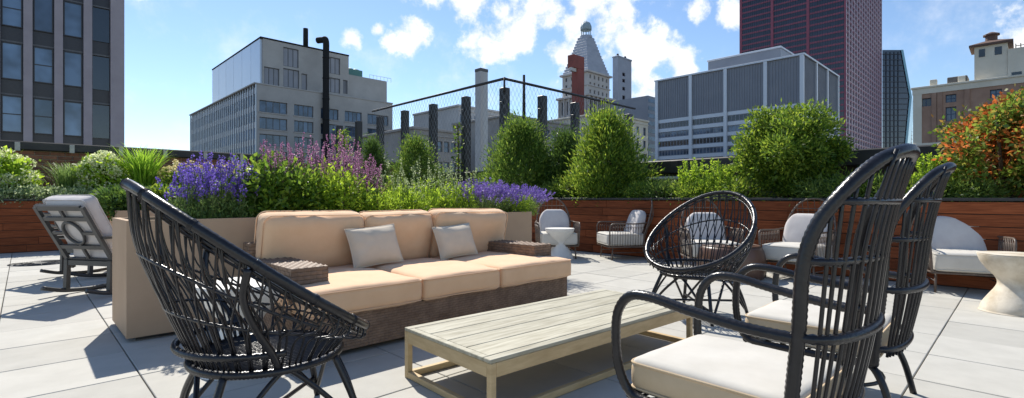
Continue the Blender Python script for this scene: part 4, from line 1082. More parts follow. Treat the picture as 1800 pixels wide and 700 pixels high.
for k in range(1, 45): a = vc + (vl - vc) * k / 45; G1.box(m, a - .1, a + .1, ZG, zt, 0, .3)
tag(m.build('mullions', BM['redglass'], b), kind='stuff')
n = 15
for k in range(n + 1):
    a = uc + .5 + (ur - uc - .9) * k / n; G2.box(MB(o), a, a + .75, ZG, zt, 0, .6).build('mullion', BM['redmull'], b)
for z in np.arange(-10, zt, fh): G2.box(MB(o), uc + .9, ur, z + .9, z + 1.2, .23, .45).build('ledge', BM['redmull'], b)

# --- faceted navy tower
D = 380
def P2(px, d=D): return uvd(px, d)
b = empty('faceted_tower', (*P2(1570), ZG), 0, 'slim navy glass tower with bent cyan edge between red tower and brick building', 'building'); o = b.location
prof = [(ZG, 1590), (zz(255, D), 1592), (zz(170, D), 1600), (zz(88, D), 1585)]
V = []; Fs = []
for z, px in prof:
    for q in (P2(1551), P2(px), P2(px + 4, D + 45), P2(1551, D + 45)): V.append((q[0], q[1], z))
for i in range(len(prof) - 1):
    for k in (0, 2, 3): Fs.append((i * 4 + k, i * 4 + (k + 1) % 4, i * 4 + 4 + (k + 1) % 4, i * 4 + 4 + k))
Fs.append((12, 13, 14, 15))
MB(o).add(V, Fs).build('glass_wall', BM['navy'], b)
Fs = [(i * 4 + 1, i * 4 + 2, i * 4 + 6, i * 4 + 5) for i in range(3)]
V2_ = []
for z, px in prof:
    for q in (P2(px - 1, D - .6), P2(px + 3, D - .6), P2(px + 7, D + 45), P2(px, D + 45)): V2_.append((q[0], q[1], z))
Fs = []
for i in range(3):
    for k in range(4): Fs.append((i * 4 + k, i * 4 + (k + 1) % 4, i * 4 + 4 + (k + 1) % 4, i * 4 + 4 + k))
MB(o).add(V2_, Fs).build('edge_facet', BM['cyan'], b)
fwd = np.array([FW[0], FW[1], 0])
for z in np.arange(5, zz(92, D), 4.2):
    pxr = np.interp(z, [p_[0] for p_ in prof], [p_[1] for p_ in prof]); q0 = P2(1551, D - .3); q1 = P2(pxr - 1, D - .3)
    MB(o).bar((q0[0], q0[1], z), (q1[0], q1[1], z), .3, .5).build('floor_line', BM['navyline'], b)
for px in (1558, 1565, 1572, 1579):
    q = P2(px, D - .35); MB(o).bar((q[0], q[1], 0), (q[0], q[1], zz(92, D)), .35, .35).build('mullion', BM['navyline'], b)
ua, va = uvd(1597, 520); ff = Face('u', va); b = empty('teal_block', (ua, va, ZG), 0, 'small distant teal glass block beside the brick building corner', 'building'); o = b.location
zt = zz(207, 520); MB(o).box(ua, ua + 25, va, va + 20, ZG, zt).build('wall', BM['teal'], b)
for k in range(8): MB(o).box(ua - .1, ua + 25.1, va - .2, va - .01, zt - 4 * k - .8, zt - 4 * k).build('floor_line', BM['alu'], b)

# --- brick and cream building on the right
D = 95; uc, vc = uvd(1605, D); fv = Face('v', uc); vl = vc
b = empty('brick_building', (uc, vc - 26, ZG), 0, 'brown brick building with cream parapet, corner pier and hip-roofed turret', 'building'); o = b.location
v_end = -26 + vc; zt = fv.z(1605, 158)
a_ = lambda px: fv.a(px)
G = Face('v', uc + .6)
holes = []
for (x0, x1, y0, y1) in ((1662, 1681, 166, 180), (1662, 1681, 188, 213), (1661, 1681, 221, 246), (1618, 1637, 173, 187)):
    xm = (x0 + x1) / 2; holes.append((min(a_(x0), a_(x1)), max(a_(x0), a_(x1)), fv.z(xm, y1), fv.z(xm, y0)))
for k in range(2):
    for h0 in list(holes[:3]):
        dv = 4.4 * (k + 1) + 1.5; holes.append((h0[0] - dv, h0[1] - dv, h0[2], h0[3]))
zb1 = fv.z(1662, 166) + .5
MB(o).box(uc + .65, uc + 24, v_end, vl - .6, ZG, zt - .5).build('core', BM['windark'], b)
punched(G, b, 'wall', BM['fbrick'], v_end, vl - 1.3, ZG, zb1, holes, .6)
fv.box(MB(o), vl - 1.3, vl, ZG, zb1, -.7, .12).build('corner_pier', BM['cream'], b)
fv.box(MB(o), v_end, vl + .1, zb1, zt, -24, .15).build('parapet', BM['cream'], b)
fv.box(MB(o), v_end, vl + .3, zt, zt + .35, -1.2, .35, .04).build('coping', BM['cream'], b)
for i, q in enumerate(holes): window(G, b, *q, 2, 2 if i != 3 else 1, 'win' if i != 3 else 'windark', 'bframe', .08, .14)
for px in (1642, 1652, 1700): fv.box(MB(o), a_(px) - .35, a_(px) + .35, fv.z(px, 250), zb1 - .02, 0, .18).build('pilaster', BM['fbrick'], b)
for px in (1640, 1690): fv.box(MB(o), a_(px) - .5, a_(px) + .5, zt + .35, zt + 1.5, -1.5, -.3, .05).build('parapet_pier', BM['cream'], b)
fv.box(MB(o), v_end, vl + .15, fv.z(1640, 251) - .6, fv.z(1640, 251), .0, .3, .04).build('ledge', BM['cream'], b)
t0, t1 = a_(1771), a_(1712); du = 4.5; zt1 = fv.z(1735, 78)
T0 = uc + 1.0
MB(o).box(T0, T0 + 5.5, t0, t1, zt, zt1).build('turret', BM['cream'], b)
for (x0, x1) in ((1720, 1731), (1748, 1761)):
    m0, m1 = a_(x1), a_(x0); MB(o).bbox(T0 - .06, T0 + .1, m0, m1, zt1 - 1.9, zt1 - .5, .02).build('turret_window', BM['windark'], b)
cxr = T0 + 2.75; cyr = (t0 + t1) / 2; hx = 3.3; hy = (t1 - t0) / 2 + .7; zr = zt1; zr2 = fv.z(1738, 68)
V = [(cxr - hx, cyr - hy, zr), (cxr + hx, cyr - hy, zr), (cxr + hx, cyr + hy, zr), (cxr - hx, cyr + hy, zr), (cxr - hx, cyr - hy, zr + .35), (cxr + hx, cyr - hy, zr + .35), (cxr + hx, cyr + hy, zr + .35), (cxr - hx, cyr + hy, zr + .35), (cxr - .8, cyr - .8, zr2 + .3), (cxr + .8, cyr - .8, zr2 + .3), (cxr + .8, cyr + .8, zr2 + .3), (cxr - .8, cyr + .8, zr2 + .3)]
MB(o).add(V, [(3, 2, 1, 0), (0, 1, 5, 4), (1, 2, 6, 5), (2, 3, 7, 6), (3, 0, 4, 7), (4, 5, 9, 8), (5, 6, 10, 9), (6, 7, 11, 10), (7, 4, 8, 11), (8, 9, 10, 11)]).build('turret_roof', BM['tiles'], b)
MB(o).lathe([(.85, zr2 + .2), (.85, zr2 + 1.2), (1.15, zr2 + 1.25), (1.15, zr2 + 1.5), (.3, zr2 + 1.9)], 10, (cxr, cyr)).build('cupola', BM['tiles'], b)
MB(o).box(uc + .8, uc + 16, v_end, t0 - .02, zt, fv.z(1790, 82)).build('penthouse', BM['cream'], b)
MB(o).bbox(uc + .72, uc + .8, a_(1796), a_(1778), fv.z(1788, 133), fv.z(1788, 125), .02).build('penthouse_window', BM['windark'], b)
MB(o).bbox(uc + .7, uc + 5, a_(1700), a_(1664), zt + .36, zt + 1.6, .1).build('roof_unit', BM['roofgrey'], b)
m = MB(o)
for k in range(3): m.tube([(uc + 2, t0 - 1 - k * .6, fv.z(1790, 82)), (uc + 2, t0 - 1 - k * .6, fv.z(1790, 82) + 1)], .07, 5)
m.tube([(uc + 2, t0 - 1, fv.z(1790, 82) + .6), (uc + 2, t0 - 2.4, fv.z(1790, 82) + .6)], .07, 5); m.build('roof_pipes', BM['duct'], b)

# ------------------------------------------------------------------ planting
LM = {}
LM['arbor'] = leaf_mat('arborvitae_leaf', [(.03, .075, .014), (.07, .145, .02), (.12, .205, .03), (.19, .27, .04)], .45)
LM['round'] = leaf_mat('shrub_leaf', [(.035, .085, .012), (.085, .165, .02), (.15, .235, .025), (.25, .33, .04)], .5)
LM['dark'] = leaf_mat('dark_leaf', [(0.027, 0.068, 0.016), (0.061, 0.121, 0.024), (0.101, 0.176, 0.027)], .4)
LM['broad'] = leaf_mat('glossy_broad_leaf', [(0.047, 0.108, 0.016), (0.095, 0.189, 0.024), (0.149, 0.257, 0.027), (0.230, 0.338, 0.041)], .45, .35, .5)
LM['lime'] = leaf_mat('lime_leaf', [(0.135, 0.243, 0.027), (0.230, 0.365, 0.034), (0.338, 0.486, 0.041)], .55)
LM['grass'] = leaf_mat('grass_blade', [(0.121, 0.243, 0.027), (0.189, 0.351, 0.034), (0.270, 0.446, 0.041)], .5)
LM['fine'] = leaf_mat('fine_grey_green_leaf', [(0.095, 0.162, 0.054), (0.149, 0.243, 0.068), (0.216, 0.324, 0.081)], .45)
LM['juniper'] = leaf_mat('juniper_leaf', [(0.054, 0.108, 0.027), (0.108, 0.176, 0.034), (0.176, 0.257, 0.047)], .4)
LM['silver'] = leaf_mat('variegated_leaf', [(0.135, 0.203, 0.068), (0.270, 0.351, 0.162), (0.459, 0.513, 0.324)], .4)
LM['red'] = leaf_mat('russet_leaf', [(0.081, 0.135, 0.027), (0.162, 0.189, 0.027), (0.351, 0.121, 0.027), (0.486, 0.162, 0.034), (0.567, 0.230, 0.054)], .5)
LM['redgreen'] = leaf_mat('green_turning_leaf', [(0.054, 0.121, 0.020), (0.121, 0.203, 0.027), (0.189, 0.270, 0.041), (0.324, 0.176, 0.041)], .5)
LM['purple'] = leaf_mat('lavender_petal', [(.13, .07, .30), (.20, .11, .42), (.28, .18, .52)], .35)
LM['violet'] = leaf_mat('violet_petal', [(.12, .06, .32), (.18, .10, .46), (.26, .17, .55)], .35)
LM['pink'] = leaf_mat('mauve_pink_petal', [(.26, .09, .22), (.36, .15, .29), (.46, .25, .36)], .35)
LM['pale'] = leaf_mat('pale_bloom', [(.42, .48, .22), (.60, .64, .38), (.72, .74, .54)], .4)
LM['yellowflower'] = leaf_mat('cream_yellow_bloom', [(.50, .46, .18), (.62, .56, .30), (.66, .60, .42)], .4)
LM['stem'] = material('green_stem', (.07, .11, .03), (.12, .15, .05), rough=.7)
LM['twig'] = material('reddish_twig', (.20, .10, .08), (.30, .17, .13), rough=.8)
def unit(v): return v / (np.linalg.norm(v, axis=-1, keepdims=True) + 1e-9)
def leafset(rng, P, Dv, ln, wd, jit=.5, var=.35, cup=.0):      # diamond leaves: base P, direction Dv
    n = len(P); Dv = unit(Dv + rng.normal(0, jit, (n, 3)))
    L = ln * (1 + rng.uniform(-var, var, n))[:, None]; W = wd * (1 + rng.uniform(-var, var, n))[:, None]
    s = unit(np.cross(Dv, rng.normal(0, 1, (n, 3))))
    nn = np.cross(Dv, s)
    mid = P + Dv * L * .45 + nn * L * cup
    return np.stack([P, mid + s * W / 2, P + Dv * L, mid - s * W / 2], 1).reshape(-1, 3)
def blob_r(dirs, seed, amp):                                    # uneven crown radius per direction
    return np.array([1 + amp * mnoise.noise(Vector((d[0] * 1.7 + seed, d[1] * 1.7, d[2] * 1.7))) + amp * .6 * mnoise.noise(Vector((d[0] * 4 + seed, d[1] * 4, d[2] * 4))) + amp * .5 * mnoise.noise(Vector((d[0] * 9 + seed, d[1] * 9, d[2] * 9))) for d in dirs])
def crown(rng, seed, c, rx, ry, rz, nclus, nleaf, ln, wd, shape='round', amp=.25, clus=.12, upb=.3, inner=.45, jit=.6, lobes=0):
    if lobes:
        n0 = max(8, nclus // lobes); ld = unit(rng.normal(0, 1, (lobes, 3))); ld[:, 2] = np.abs(ld[:, 2]) * np.where(rng.uniform(0, 1, lobes) < .55, 1, -1.0); k = blob_r(ld, seed, amp) * rng.uniform(.45, .86, lobes)
        LC = np.repeat(ld * k[:, None], n0, 0); sz = np.repeat(rng.uniform(.16, .30, lobes), n0)
        dd = unit(rng.normal(0, 1, (lobes * n0, 3))); q = rng.uniform(.3, 1, lobes * n0) ** .5
        C = np.array(c) + (LC + dd * (q * sz)[:, None]) * np.array([rx, ry, rz]); out = dd + LC * .4
    elif shape == 'cone':
        t = rng.uniform(0, 1, nclus) ** 1.25; a = rng.uniform(0, 2 * np.pi, nclus)
        prof = np.where(t < .22, .72 + .28 * np.sqrt(t / .22), (1 - ((t - .22) / .80) ** 1.45)); prof = np.clip(prof, .03, 1)
        q = rng.uniform(inner, 1, nclus) ** .6
        dirs = np.stack([np.cos(a), np.sin(a), t * 2 - 1], 1); k = blob_r(dirs, seed, amp)
        C = np.stack([c[0] + rx * prof * q * k * np.cos(a), c[1] + ry * prof * q * k * np.sin(a), c[2] - rz + 2 * rz * t * (.93 + .12 * (k - 1))], 1)
        out = np.stack([np.cos(a), np.sin(a), .35 + t], 1); C = C + out * np.where(rng.uniform(0, 1, nclus) < .3, rng.uniform(.03, .19, nclus), 0)[:, None]
    else:
        d = unit(rng.normal(0, 1, (nclus, 3))); q = rng.uniform(inner ** 2, 1, nclus) ** .5; k = blob_r(d, seed, amp)
        C = np.array(c) + d * (q * k)[:, None] * np.array([rx, ry, rz]); out = d
    C = np.repeat(C, nleaf, 0); out = np.repeat(out, nleaf, 0)
    off = rng.normal(0, clus * .5, C.shape); P = C + off
    Dv = unit(out) * .5 + unit(off) * .7 + np.array([0, 0, upb])
    return leafset(rng, P, Dv, ln, wd, jit)
def limbs(rng, base, c, rx, rz, n=9, r0=.035):
    m = MB(base)
    for k in range(n):
        a = rng.uniform(0, 6.28); q = rng.uniform(.25, .75); h = rng.uniform(-.2, .7)
        tip = np.array((c[0] + rx * q * math.cos(a), c[1] + rx * q * math.sin(a), c[2] + rz * h)); b = np.array(base) + np.array((rng.normal(0, .04), rng.normal(0, .04), 0))
        mid = (b + tip) / 2 + np.array((0, 0, -.05))
        m.tube(spline([b, mid, tip], 4), np.linspace(r0, r0 * .25, 9), 5)
    return m
def shrub(name, label, cat, uv, zb, zt, rad, mat, seed, nclus, nleaf, ln, wd, shape='round', group=None, amp=.25, clus=.12, upb=.3, inner=.45, rad2=None, extra=None, jit=.6, lobes=0):
    rng = np.random.default_rng(seed); base = (uv[0], uv[1], zb)
    e = empty(name, base, 0, label, cat, group)
    rz = (zt - zb) / 2; c = (uv[0], uv[1], zb + rz)
    V = crown(rng, seed, c, rad, rad2 or rad, rz, nclus, nleaf, ln, wd, shape, amp, clus, upb, inner, jit, lobes) - np.array(base)
    if extra:                                                   # share of leaves in a second leaf colour, by branch side
        L4 = V.reshape(-1, 4, 3); ctr = L4.mean(1); nz = np.array([mnoise.noise(Vector((p[0] * 2.2 + seed, p[1] * 2.2, p[2] * 2.2))) for p in ctr])
        sel = nz + extra[1] * (ctr[:, 0] * RT[0] + ctr[:, 1] * RT[1]) / rad > extra[2]
        quads('crown', L4[~sel].reshape(-1, 3), mat, e); quads('crown', L4[sel].reshape(-1, 3), extra[0], e)
    else: quads('crown', V, mat, e)
    limbs(rng, base, c, rad, rz).build('trunk', M['bark'], e, True)
    return e
def place_u(px, u=8.2): q = at_u(px, u); return q, depth_of(*q)
# conifers and big shrubs in the long planter
def con(px, y_top, wpx, label, seed, u=8.2, mat='arbor', ncl=1500, shape='cone', amp=.42):
    q, d = place_u(px, u); r = wpx / 2 * d / F
    shrub('conifer_shrub', label, 'shrub', q, .9, zz(y_top, d), r, LM[mat], seed, ncl, 13, .085, .022, shape, 'conifers in the long planter', amp, .17, .6, .5, jit=.45)
con(655, 248, 54, 'narrow dark conifer beside the pink flower spikes', 31, 7.75, 'dark', 900)
con(730, 246, 84, 'mid-green conifer half hidden behind pale sage spikes', 32, 7.95, 'arbor', 1100)
con(917, 218, 126, 'broad dark green conifer behind the purple lavender mound', 33, 8.1, 'arbor', 2200)
con(995, 236, 62, 'small conifer tucked between two broader conifers', 34, 8.6, 'dark', 900)
con(1066, 204, 114, 'bright green pointed conifer above the sideways rattan chair', 35, 8.15, 'round', 2000)
q, d = place_u(1388, 8.2)
shrub('round_shrub', 'large round bright green shrub in front of the grey louvred block', 'shrub', (q[0] + .02, q[1]), .93, zz(193, d), .80, LM['round'], 36, 2100, 15, .065, .026, 'round', None, .34, .10, .35, .5, .80, lobes=56)
q, d = place_u(1775, 8.15)
shrub('russet_shrub', 'large russet orange and green shrub below the brick building', 'shrub', q, .9, zz(163, d), .60, LM['redgreen'], 37, 950, 15, .06, .034, 'round', None, .45, .12, .1, .3, .72, extra=(LM['red'], .25, -.08), lobes=34)
# dried reddish twigs in the trough
# upright stems carrying small leaves
def stems(name, label, cat, uv, zb, zt, rad, mat, seed, nst, lps, ln, wd, group=None, flower=None, fl_frac=.35, fl_n=26, fl_sz=.018, lean=.25, stem_r=.0035, leaf_top=.85, rad2=None, skirt=0, fl_r=.012, up=.5, hvar=.3):
    rng = np.random.default_rng(seed); base = np.array((uv[0], uv[1], zb)); e = empty(name, tuple(base), 0, label, cat, group)
    m = MB(); LV = []; FV_ = []; H = zt - zb
    for k in range(nst):
        a = rng.uniform(0, 6.28); q = math.sqrt(rng.uniform(0, 1)); r2 = rad2 or rad
        b = np.array((rad * .75 * q * math.cos(a), r2 * .75 * q * math.sin(a), 0)); h = H * (1 - hvar * rng.uniform(0, 1) - .25 * q * q)
        tip = b + np.array((lean * rad * q * math.cos(a) + rng.normal(0, .03), lean * r2 * q * math.sin(a) + rng.normal(0, .03), h))
        mid = (b + tip) / 2 + np.array((rng.normal(0, .015), rng.normal(0, .015), .02))
        pts = spline([b, mid, tip], 4); m.tube(pts, np.linspace(stem_r, stem_r * .5, len(pts)), 3, caps=False)
        if flower: f0 = 1 - fl_frac * rng.uniform(.6, 1.2)
        t = rng.uniform(.08, (f0 if flower else 1.0) * (leaf_top if flower else 1), lps); P = np.stack([np.interp(t, np.linspace(0, 1, len(pts)), pts[:, i]) for i in range(3)], 1)
        D_ = rng.normal(0, 1, (lps, 3)); D_[:, 2] = np.abs(D_[:, 2]) * .5 + up
        LV.append(leafset(rng, P, D_, ln, wd, .2))
        if flower:
            t = np.linspace(f0, 1, fl_n); P = np.stack([np.interp(t, np.linspace(0, 1, len(pts)), pts[:, i]) for i in range(3)], 1)
            tp = (1 - ((t - f0) / (1 - f0 + 1e-6)) ** 2 * .75)[:, None]
            P = P + unit(rng.normal(0, 1, P.shape)) * fl_r * tp
            D_ = unit(rng.normal(0, 1, P.shape)); D_[:, 2] += .5; FV_.append(leafset(rng, P, D_, fl_sz, fl_sz * .75, .3))
    if skirt:
        a = rng.uniform(0, 6.28, skirt); q = np.sqrt(rng.uniform(0, 1, skirt)); P = np.stack([rad * q * np.cos(a), (rad2 or rad) * q * np.sin(a), H * .55 * rng.uniform(0, 1, skirt) ** 1.2 * (1.1 - .6 * q)], 1)
        D_ = rng.normal(0, .6, P.shape); D_[:, 2] = np.abs(D_[:, 2]) + .4; LV.append(leafset(rng, P, D_, ln, wd, .3))
    m.build('stems', LM['stem'], e)
    quads('foliage', np.concatenate(LV), mat, e)
    if flower: quads('flower_spikes', np.concatenate(FV_), flower, e)
    return e
TM = (TV0 + TV1) / 2
def tp(px, dv=0): q = at_v(px, TM + dv); return q, depth_of(*q)
def trough_plant(px, ytop, wpx, dv=0):
    q, d = tp(px, dv); return q, zz(ytop, d), wpx / 2 * d / F
ZS = .76
g_ = 'plants in the trough planters'
for i, (px, yt, w, lab) in enumerate(((338, 282, 50, 'violet catmint clump at the bare end of the trough planter'), (372, 262, 70, 'tall violet catmint clump behind the tilted black bowl chair rim'), (412, 272, 60, 'violet catmint clump touching the glossy leafy shrub'))):
    q, zt, r = trough_plant(px, yt, w * 1.3)
    stems('catmint', lab, 'flowering plant', q, ZS, zt + .02, r, LM['fine'], 50 + i, 75, 24, .038, .009, g_, LM['violet'], .30, 26, .017, .35, skirt=2600, rad2=.3, hvar=.38)
q, zt, r = trough_plant(464, 290, 96)
shrub('leafy_shrub', 'glossy dark-leaved shrub with mauve spikes behind the sofa end', 'shrub', q, ZS, zt, r, LM['broad'], 61, 260, 13, .06, .03, 'round', None, .25, .12, .2, .3, .3)
for i, (px, yt, w, lab) in enumerate(((478, 238, 60, 'mauve pink flower spikes rising from the glossy shrub'), (535, 236, 70, 'leafy plant with tall mauve pink spikes in the middle of the trough'), (590, 232, 80, 'leafy plant with the tallest mauve pink spikes, below the grey office block'), (632, 262, 60, 'leaning mauve pink spikes next to the dark narrow conifer'))):
    q, zt, r = trough_plant(px, yt, w * 1.25, .05)
    stems('pink_salvia', lab, 'flowering plant', q, ZS, zt + .03, r, LM['broad'], 70 + i, 62, 22, .055, .024, g_, LM['pink'], .42, 52, .014, .3, leaf_top=.68, skirt=900, rad2=.28, fl_r=.009, hvar=.36)
for i, (px, yt, w) in enumerate(((520, 302, 80), (590, 302, 100))):
    q, zt, r = trough_plant(px, yt, w, -.12)
    shrub('leafy_shrub', ('light green leafy mound directly behind the left sofa back cushion', 'light green leafy mound behind the middle sofa back cushion')[i], 'shrub', q, ZS, zt, r, LM['lime'] if i else LM['broad'], 64 + i, 210, 13, .05, .022, 'round', None, .25, .12, .3, .3, .26)
# low bright groundcover
for i, (px, yt, w, lab) in enumerate(((665, 342, 90, 'low bright green sedum cushion below the dark conifer'), (715, 346, 90, 'low bright green sedum cushion below the pale sage'))):
    q, zt, r = trough_plant(px, yt, w, -.14)
    shrub('sedum', lab, 'plant', q, ZS, zt, r, LM['lime'], 80 + i, 420, 12, .028, .010, 'round', g_, .2, .06, .6, .4, .24)
q, zt, r = trough_plant(650, 285, 30, .0); e = empty('dried_stems', (q[0], q[1], ZS), 0, 'bare reddish dried stems arching beside the pink spikes', 'plant'); rg = np.random.default_rng(5); m = MB()
for k in range(16):
    a = rg.uniform(0, 6.28); tip = np.array((.16 * math.cos(a) + .08, .16 * math.sin(a) - .08, rg.uniform(.2, .45))); m.tube(spline([(rg.normal(0, .04), rg.normal(0, .04), 0), tip * .5 + np.array((0, 0, .08)), tip], 4), np.linspace(.004, .002, 9), 4)
m.build('stems', LM['twig'], e)
for i, (px, yt, w, lab) in enumerate(((703, 272, 60, 'pale green sage with upright spikes beside the dark narrow conifer'), (752, 268, 80, 'pale green sage with tall upright spikes in front of the fence'), (800, 280, 70, 'pale green sage with loose spikes touching the lavender'))):
    q, zt, r = trough_plant(px, yt, w * 1.2)
    stems('sage', lab, 'plant', q, ZS, zt, r, LM['lime'], 90 + i, 55, 40, .042, .013, g_, LM['silver'], .28, 20, .015, .3, skirt=1500, rad2=.3, hvar=.5)
for i, (px, yt, w, lab) in enumerate(((846, 312, 80, 'purple lavender mound at the end of the trough behind the sofa arm'), (900, 322, 80, 'purple lavender mound spilling over the end of the trough planter'))):
    q, zt, r = trough_plant(px, yt, w * 1.2)
    stems('lavender', lab, 'flowering plant', q, ZS, zt, r, LM['fine'], 100 + i, 330, 10, .045, .006, g_, LM['purple'], .34, 26, .016, .9, .0022, skirt=1600, rad2=.33, fl_r=.008, hvar=.3)
q, zt, r = trough_plant(900, 345, 90, -.15); shrub('sedum', 'bright green sedum mound under the lavender by the rattan chairs', 'plant', q, ZS, zt, r, LM['lime'], 83, 300, 12, .03, .011, 'round', g_, .2, .06, .6, .4, .22)
for i, px in enumerate((318,)):
    q, zt, r = trough_plant(px, 372, 36, .1); shrub('sedum', ('silvery groundcover in the trough planter below the violet catmint', 'silvery groundcover nearest the rocking chairs in the trough', 'silvery groundcover below the violet catmint')[i], 'plant', q, ZS - .04, .86, r, LM['silver'], 85 + i, 160, 10, .03, .014, 'round', g_, .2, .06, .4, .3, .25)
# rear trough
for i, px in enumerate((222, 250, 285)):
    q = at_v(px, 8.25); d = depth_of(*q); shrub('groundcover', ('dark leafy mound in the rear taupe trough next to the rocking chair', 'leafy mound in the middle of the rear taupe trough', 'leafy mound in the rear taupe trough behind the bowl chair')[i], 'plant', q, .78, zz((338, 345, 335)[i], d), .3, LM['dark' if i == 0 else 'round'], 110 + i, 260, 12, .06, .03, 'round', None, .25, .09, .3, .4, .28)
# long planter, small plants
def pl(px, ytop, wpx, u=8.0): q = at_u(px, u); d = depth_of(*q); return q, zz(ytop, d), wpx / 2 * d / F
for i, (px, yt, w, lab) in enumerate(((1215, 276, 42, 'lime green upright spiky plant left of the big round shrub'), (1240, 270, 50, 'tall lime green upright plant leaning on the big round shrub'), (1266, 278, 40, 'lime green upright plant under the big round shrub'), (1636, 268, 60, 'lime green upright plant beside the russet shrub'))):
    q, zt, r = pl(px, yt, w * 1.2, 7.85)
    stems('lime_barberry', lab, 'plant', q, .93, zt, r, LM['lime'], 120 + i, 26, 75, .045, .018, 'lime plants in the long planter', stem_r=.005, lean=.3, skirt=500, hvar=.35)
for i, (px, yt, w, lab) in enumerate(((1135, 326, 60, 'low spreading juniper right of the pointed conifer'), (1172, 322, 70, 'low spreading juniper before the pale conduit'), (1300, 322, 90, 'low juniper fringe under the big round shrub'), (1450, 322, 90, 'low juniper fringe right of the big round shrub'), (1510, 312, 80, 'low juniper beside the black armchair top'), (1560, 318, 80, 'low juniper behind the black armchair backs'), (1000, 312, 50, 'low green plant between the conifers'), (975, 328, 70, 'low green plant by the lavender end of the trough'), (1620, 320, 70, 'low juniper below the lime plant'), (1690, 318, 80, 'low juniper below the russet shrub'), (1225, 326, 80, 'low juniper under the lime plants'), (860, 310, 60, 'low leafy plant behind the lavender'))):
    q, zt, r = pl(px, yt, w * 1.2, 7.85)
    shrub('juniper', lab, 'shrub', q, .92, zt, r, LM['juniper' if i % 2 else 'round'], 130 + i, 260, 14, .07, .014, 'round', 'low junipers in the long planter', .4, .10, .35, .3, .32)
# left planter before the brick wall
VL = 13.5
def lp(px, ytop, wpx, v=VL): q = at_v(px, v); d = depth_of(*q); return q, zz(ytop, d), wpx / 2 * d / F
def hydrangea(px, yt, w, label, seed, nb):
    q, zt, r = lp(px, yt, w); rng = np.random.default_rng(seed)
    e = shrub('hydrangea', label, 'shrub', q, .9, zt - .08, r * .85, LM['lime'], seed, 360, 12, .10, .06, 'round', 'hydrangeas before the brick wall', .25, .16, .1, .45)
    rz = (zt - .9) / 2
    for k in range(nb):
        d_ = unit(rng.normal(0, 1, 3) + np.array((-.3, -.5, .5))); c = d_ * np.array((r * .9, r * .9, rz)) * rng.uniform(.9, 1.08) + np.array((0, 0, rz)); s = rng.uniform(.09, .14)
        dd = unit(rng.normal(0, 1, (90, 3))); P = c + dd * np.array((s, s, s * .75)); Q = leafset(rng, P, np.cross(dd, rng.normal(0, 1, dd.shape)) + dd * .4, .045, .04, .2)
        quads('flower_head', Q, LM['pale'], e)
hydrangea(4, 272, 90, 'hydrangea with pale lime flower heads at the edge of the brick wall', 150, 60)
hydrangea(180, 274, 64, 'hydrangea with pale lime flower heads beside the arching grass clump', 151, 46)
hydrangea(-90, 285, 100, 'hydrangea with pale flower heads beyond the first hydrangea', 152, 16)
def grass(px, yt, w, label, seed, nb, mat, width=.018, v=VL, zb=.92, droop=.6, cat='grass clump'):
    q, zt, r = lp(px, yt, w, v); rng = np.random.default_rng(seed); e = empty('grass_clump', (q[0], q[1], zb), 0, label, cat, 'ornamental grasses'); H = zt - zb; V = []
    for k in range(nb):
        a = rng.uniform(0, 6.28); rr_ = r * rng.uniform(.25, 1.15); h = H * rng.uniform(.65, 1.05); b = np.array((rng.normal(0, .08), rng.normal(0, .08), 0)); o_ = np.array((math.cos(a), math.sin(a), 0)); s = np.array((-math.sin(a), math.cos(a), 0)) * width / 2
        pts = []
        for t in np.linspace(0, 1, 7): pts.append(b + o_ * rr_ * t ** 1.8 + np.array((0, 0, h * (1.35 * t - droop * .6 * t ** 3) / (1.35 - droop * .6 * 1) * (1 if t < .99 else .97))))
        for i in range(6):
            w0, w1 = 1 - (i / 6) ** 2, 1 - ((i + 1) / 6) ** 2 + .02; V += [pts[i] - s * w0, pts[i] + s * w0, pts[i + 1] + s * w1, pts[i + 1] - s * w1]
    quads('blades', np.array(V), mat, e); return e
grass(252, 258, 110, 'bright green arching grass clump before the brick parapet end', 160, 420, LM['grass'], .028)
grass(122, 286, 90, 'fine pale grass clump between two hydrangeas', 161, 420, LM['fine'], .012, droop=.8)
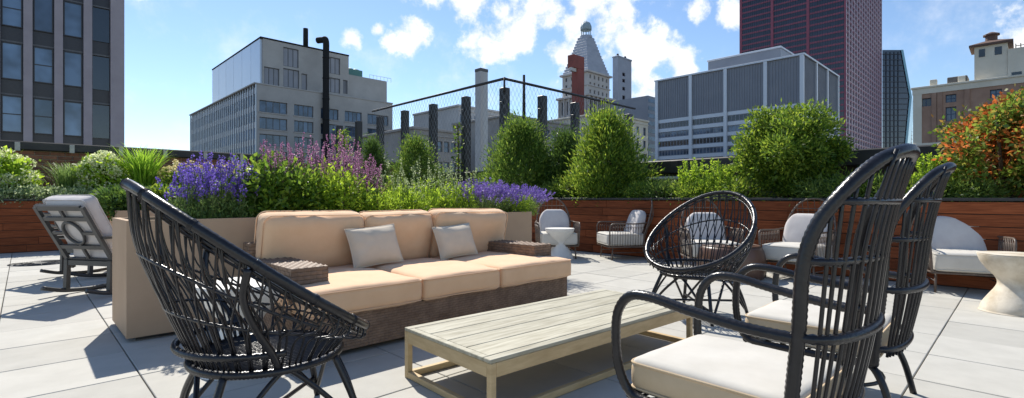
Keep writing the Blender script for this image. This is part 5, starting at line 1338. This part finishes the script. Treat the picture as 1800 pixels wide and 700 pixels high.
for i, px in enumerate((310, 345, 385, 425)):
    q, zt, r = lp(px, 282, 60)
    stems('cream_yarrow', ('cream flowering yarrow beside the bright grass clump', 'cream flowering yarrow behind the tall catmint', 'cream flowering yarrow in the middle of the far planter', 'cream flowering yarrow near the office block flue')[i], 'flowering plant', q, .9, zt, r, LM['fine'], 170 + i, 45, 20, .06, .02, 'cream yarrow before the brick wall', LM['yellowflower'], .08, 34, .04, .4, fl_r=.045, skirt=500, hvar=.25)
for i, (px, yt, w) in enumerate(((20, 332, 90), (75, 335, 80), (125, 336, 70), (165, 338, 60), (-30, 332, 80), (205, 336, 60), (245, 336, 60))):
    q, zt, r = lp(px, yt, w * 1.15, 13.05)
    shrub('groundcover', 'silvery variegated groundcover at the %s of the far planter edge' % ('brick wall end', 'first hydrangea foot', 'fine grass foot', 'second hydrangea foot', 'outermost corner', 'bright grass foot', 'middle')[i], 'plant', q, .9, zt, r, LM['silver'], 180 + i, 230, 12, .06, .03, 'round', 'variegated groundcover in the far planter', .3, .09, .3, .4, .3)
for i, px in enumerate((320, 375, 430, 480, 530, 590)):
    q, zt, r = lp(px, 305, 70, 13.3); shrub('groundcover', 'green leafy mound in the far planter, number %s past the bright grass' % ('one', 'two', 'three', 'four', 'five', 'six')[i], 'plant', q, .9, zt, r, LM['round'], 190 + i, 240, 12, .08, .035, 'round', 'leafy mounds in the far planter', .3, .12, .3, .4, .4)
# vines on the fence
def vine(k_uv, z0, z1, label, seed, n, rad):
    rng = np.random.default_rng(seed); e = empty('fence_vine', (k_uv[0], k_uv[1], z0), 0, label, 'vine', 'vines on the mesh fence')
    t = rng.uniform(0, 1, n); P = np.stack([rng.normal(0, rad, n) * (1.1 - .5 * t), rng.normal(0, rad, n) * (1.1 - .5 * t), t * (z1 - z0)], 1)
    quads('foliage', leafset(rng, P, rng.normal(0, 1, P.shape) + np.array((0, 0, .2)), .10, .06, .3), LM['round'], e)
    MB().tube(spline([(0, 0, 0), (.05, .03, (z1 - z0) * .5), (0, 0, (z1 - z0))], 6), .02, 5).build('stem', M['bark'], e)
vine((FU - .3, FV + 9.2), 1.0, 3.75, 'leafy vine climbing the fence beside the grey office block', 200, 900, .22)
vine((FU - .3, FV + 1.72), -.4, 3.2, 'sparse vine climbing the fence post next to the corner', 201, 420, .12)
vine((FU - .3, FV + 3.6), -.4, 2.4, 'low vine at the foot of the fence mesh', 202, 500, .28)
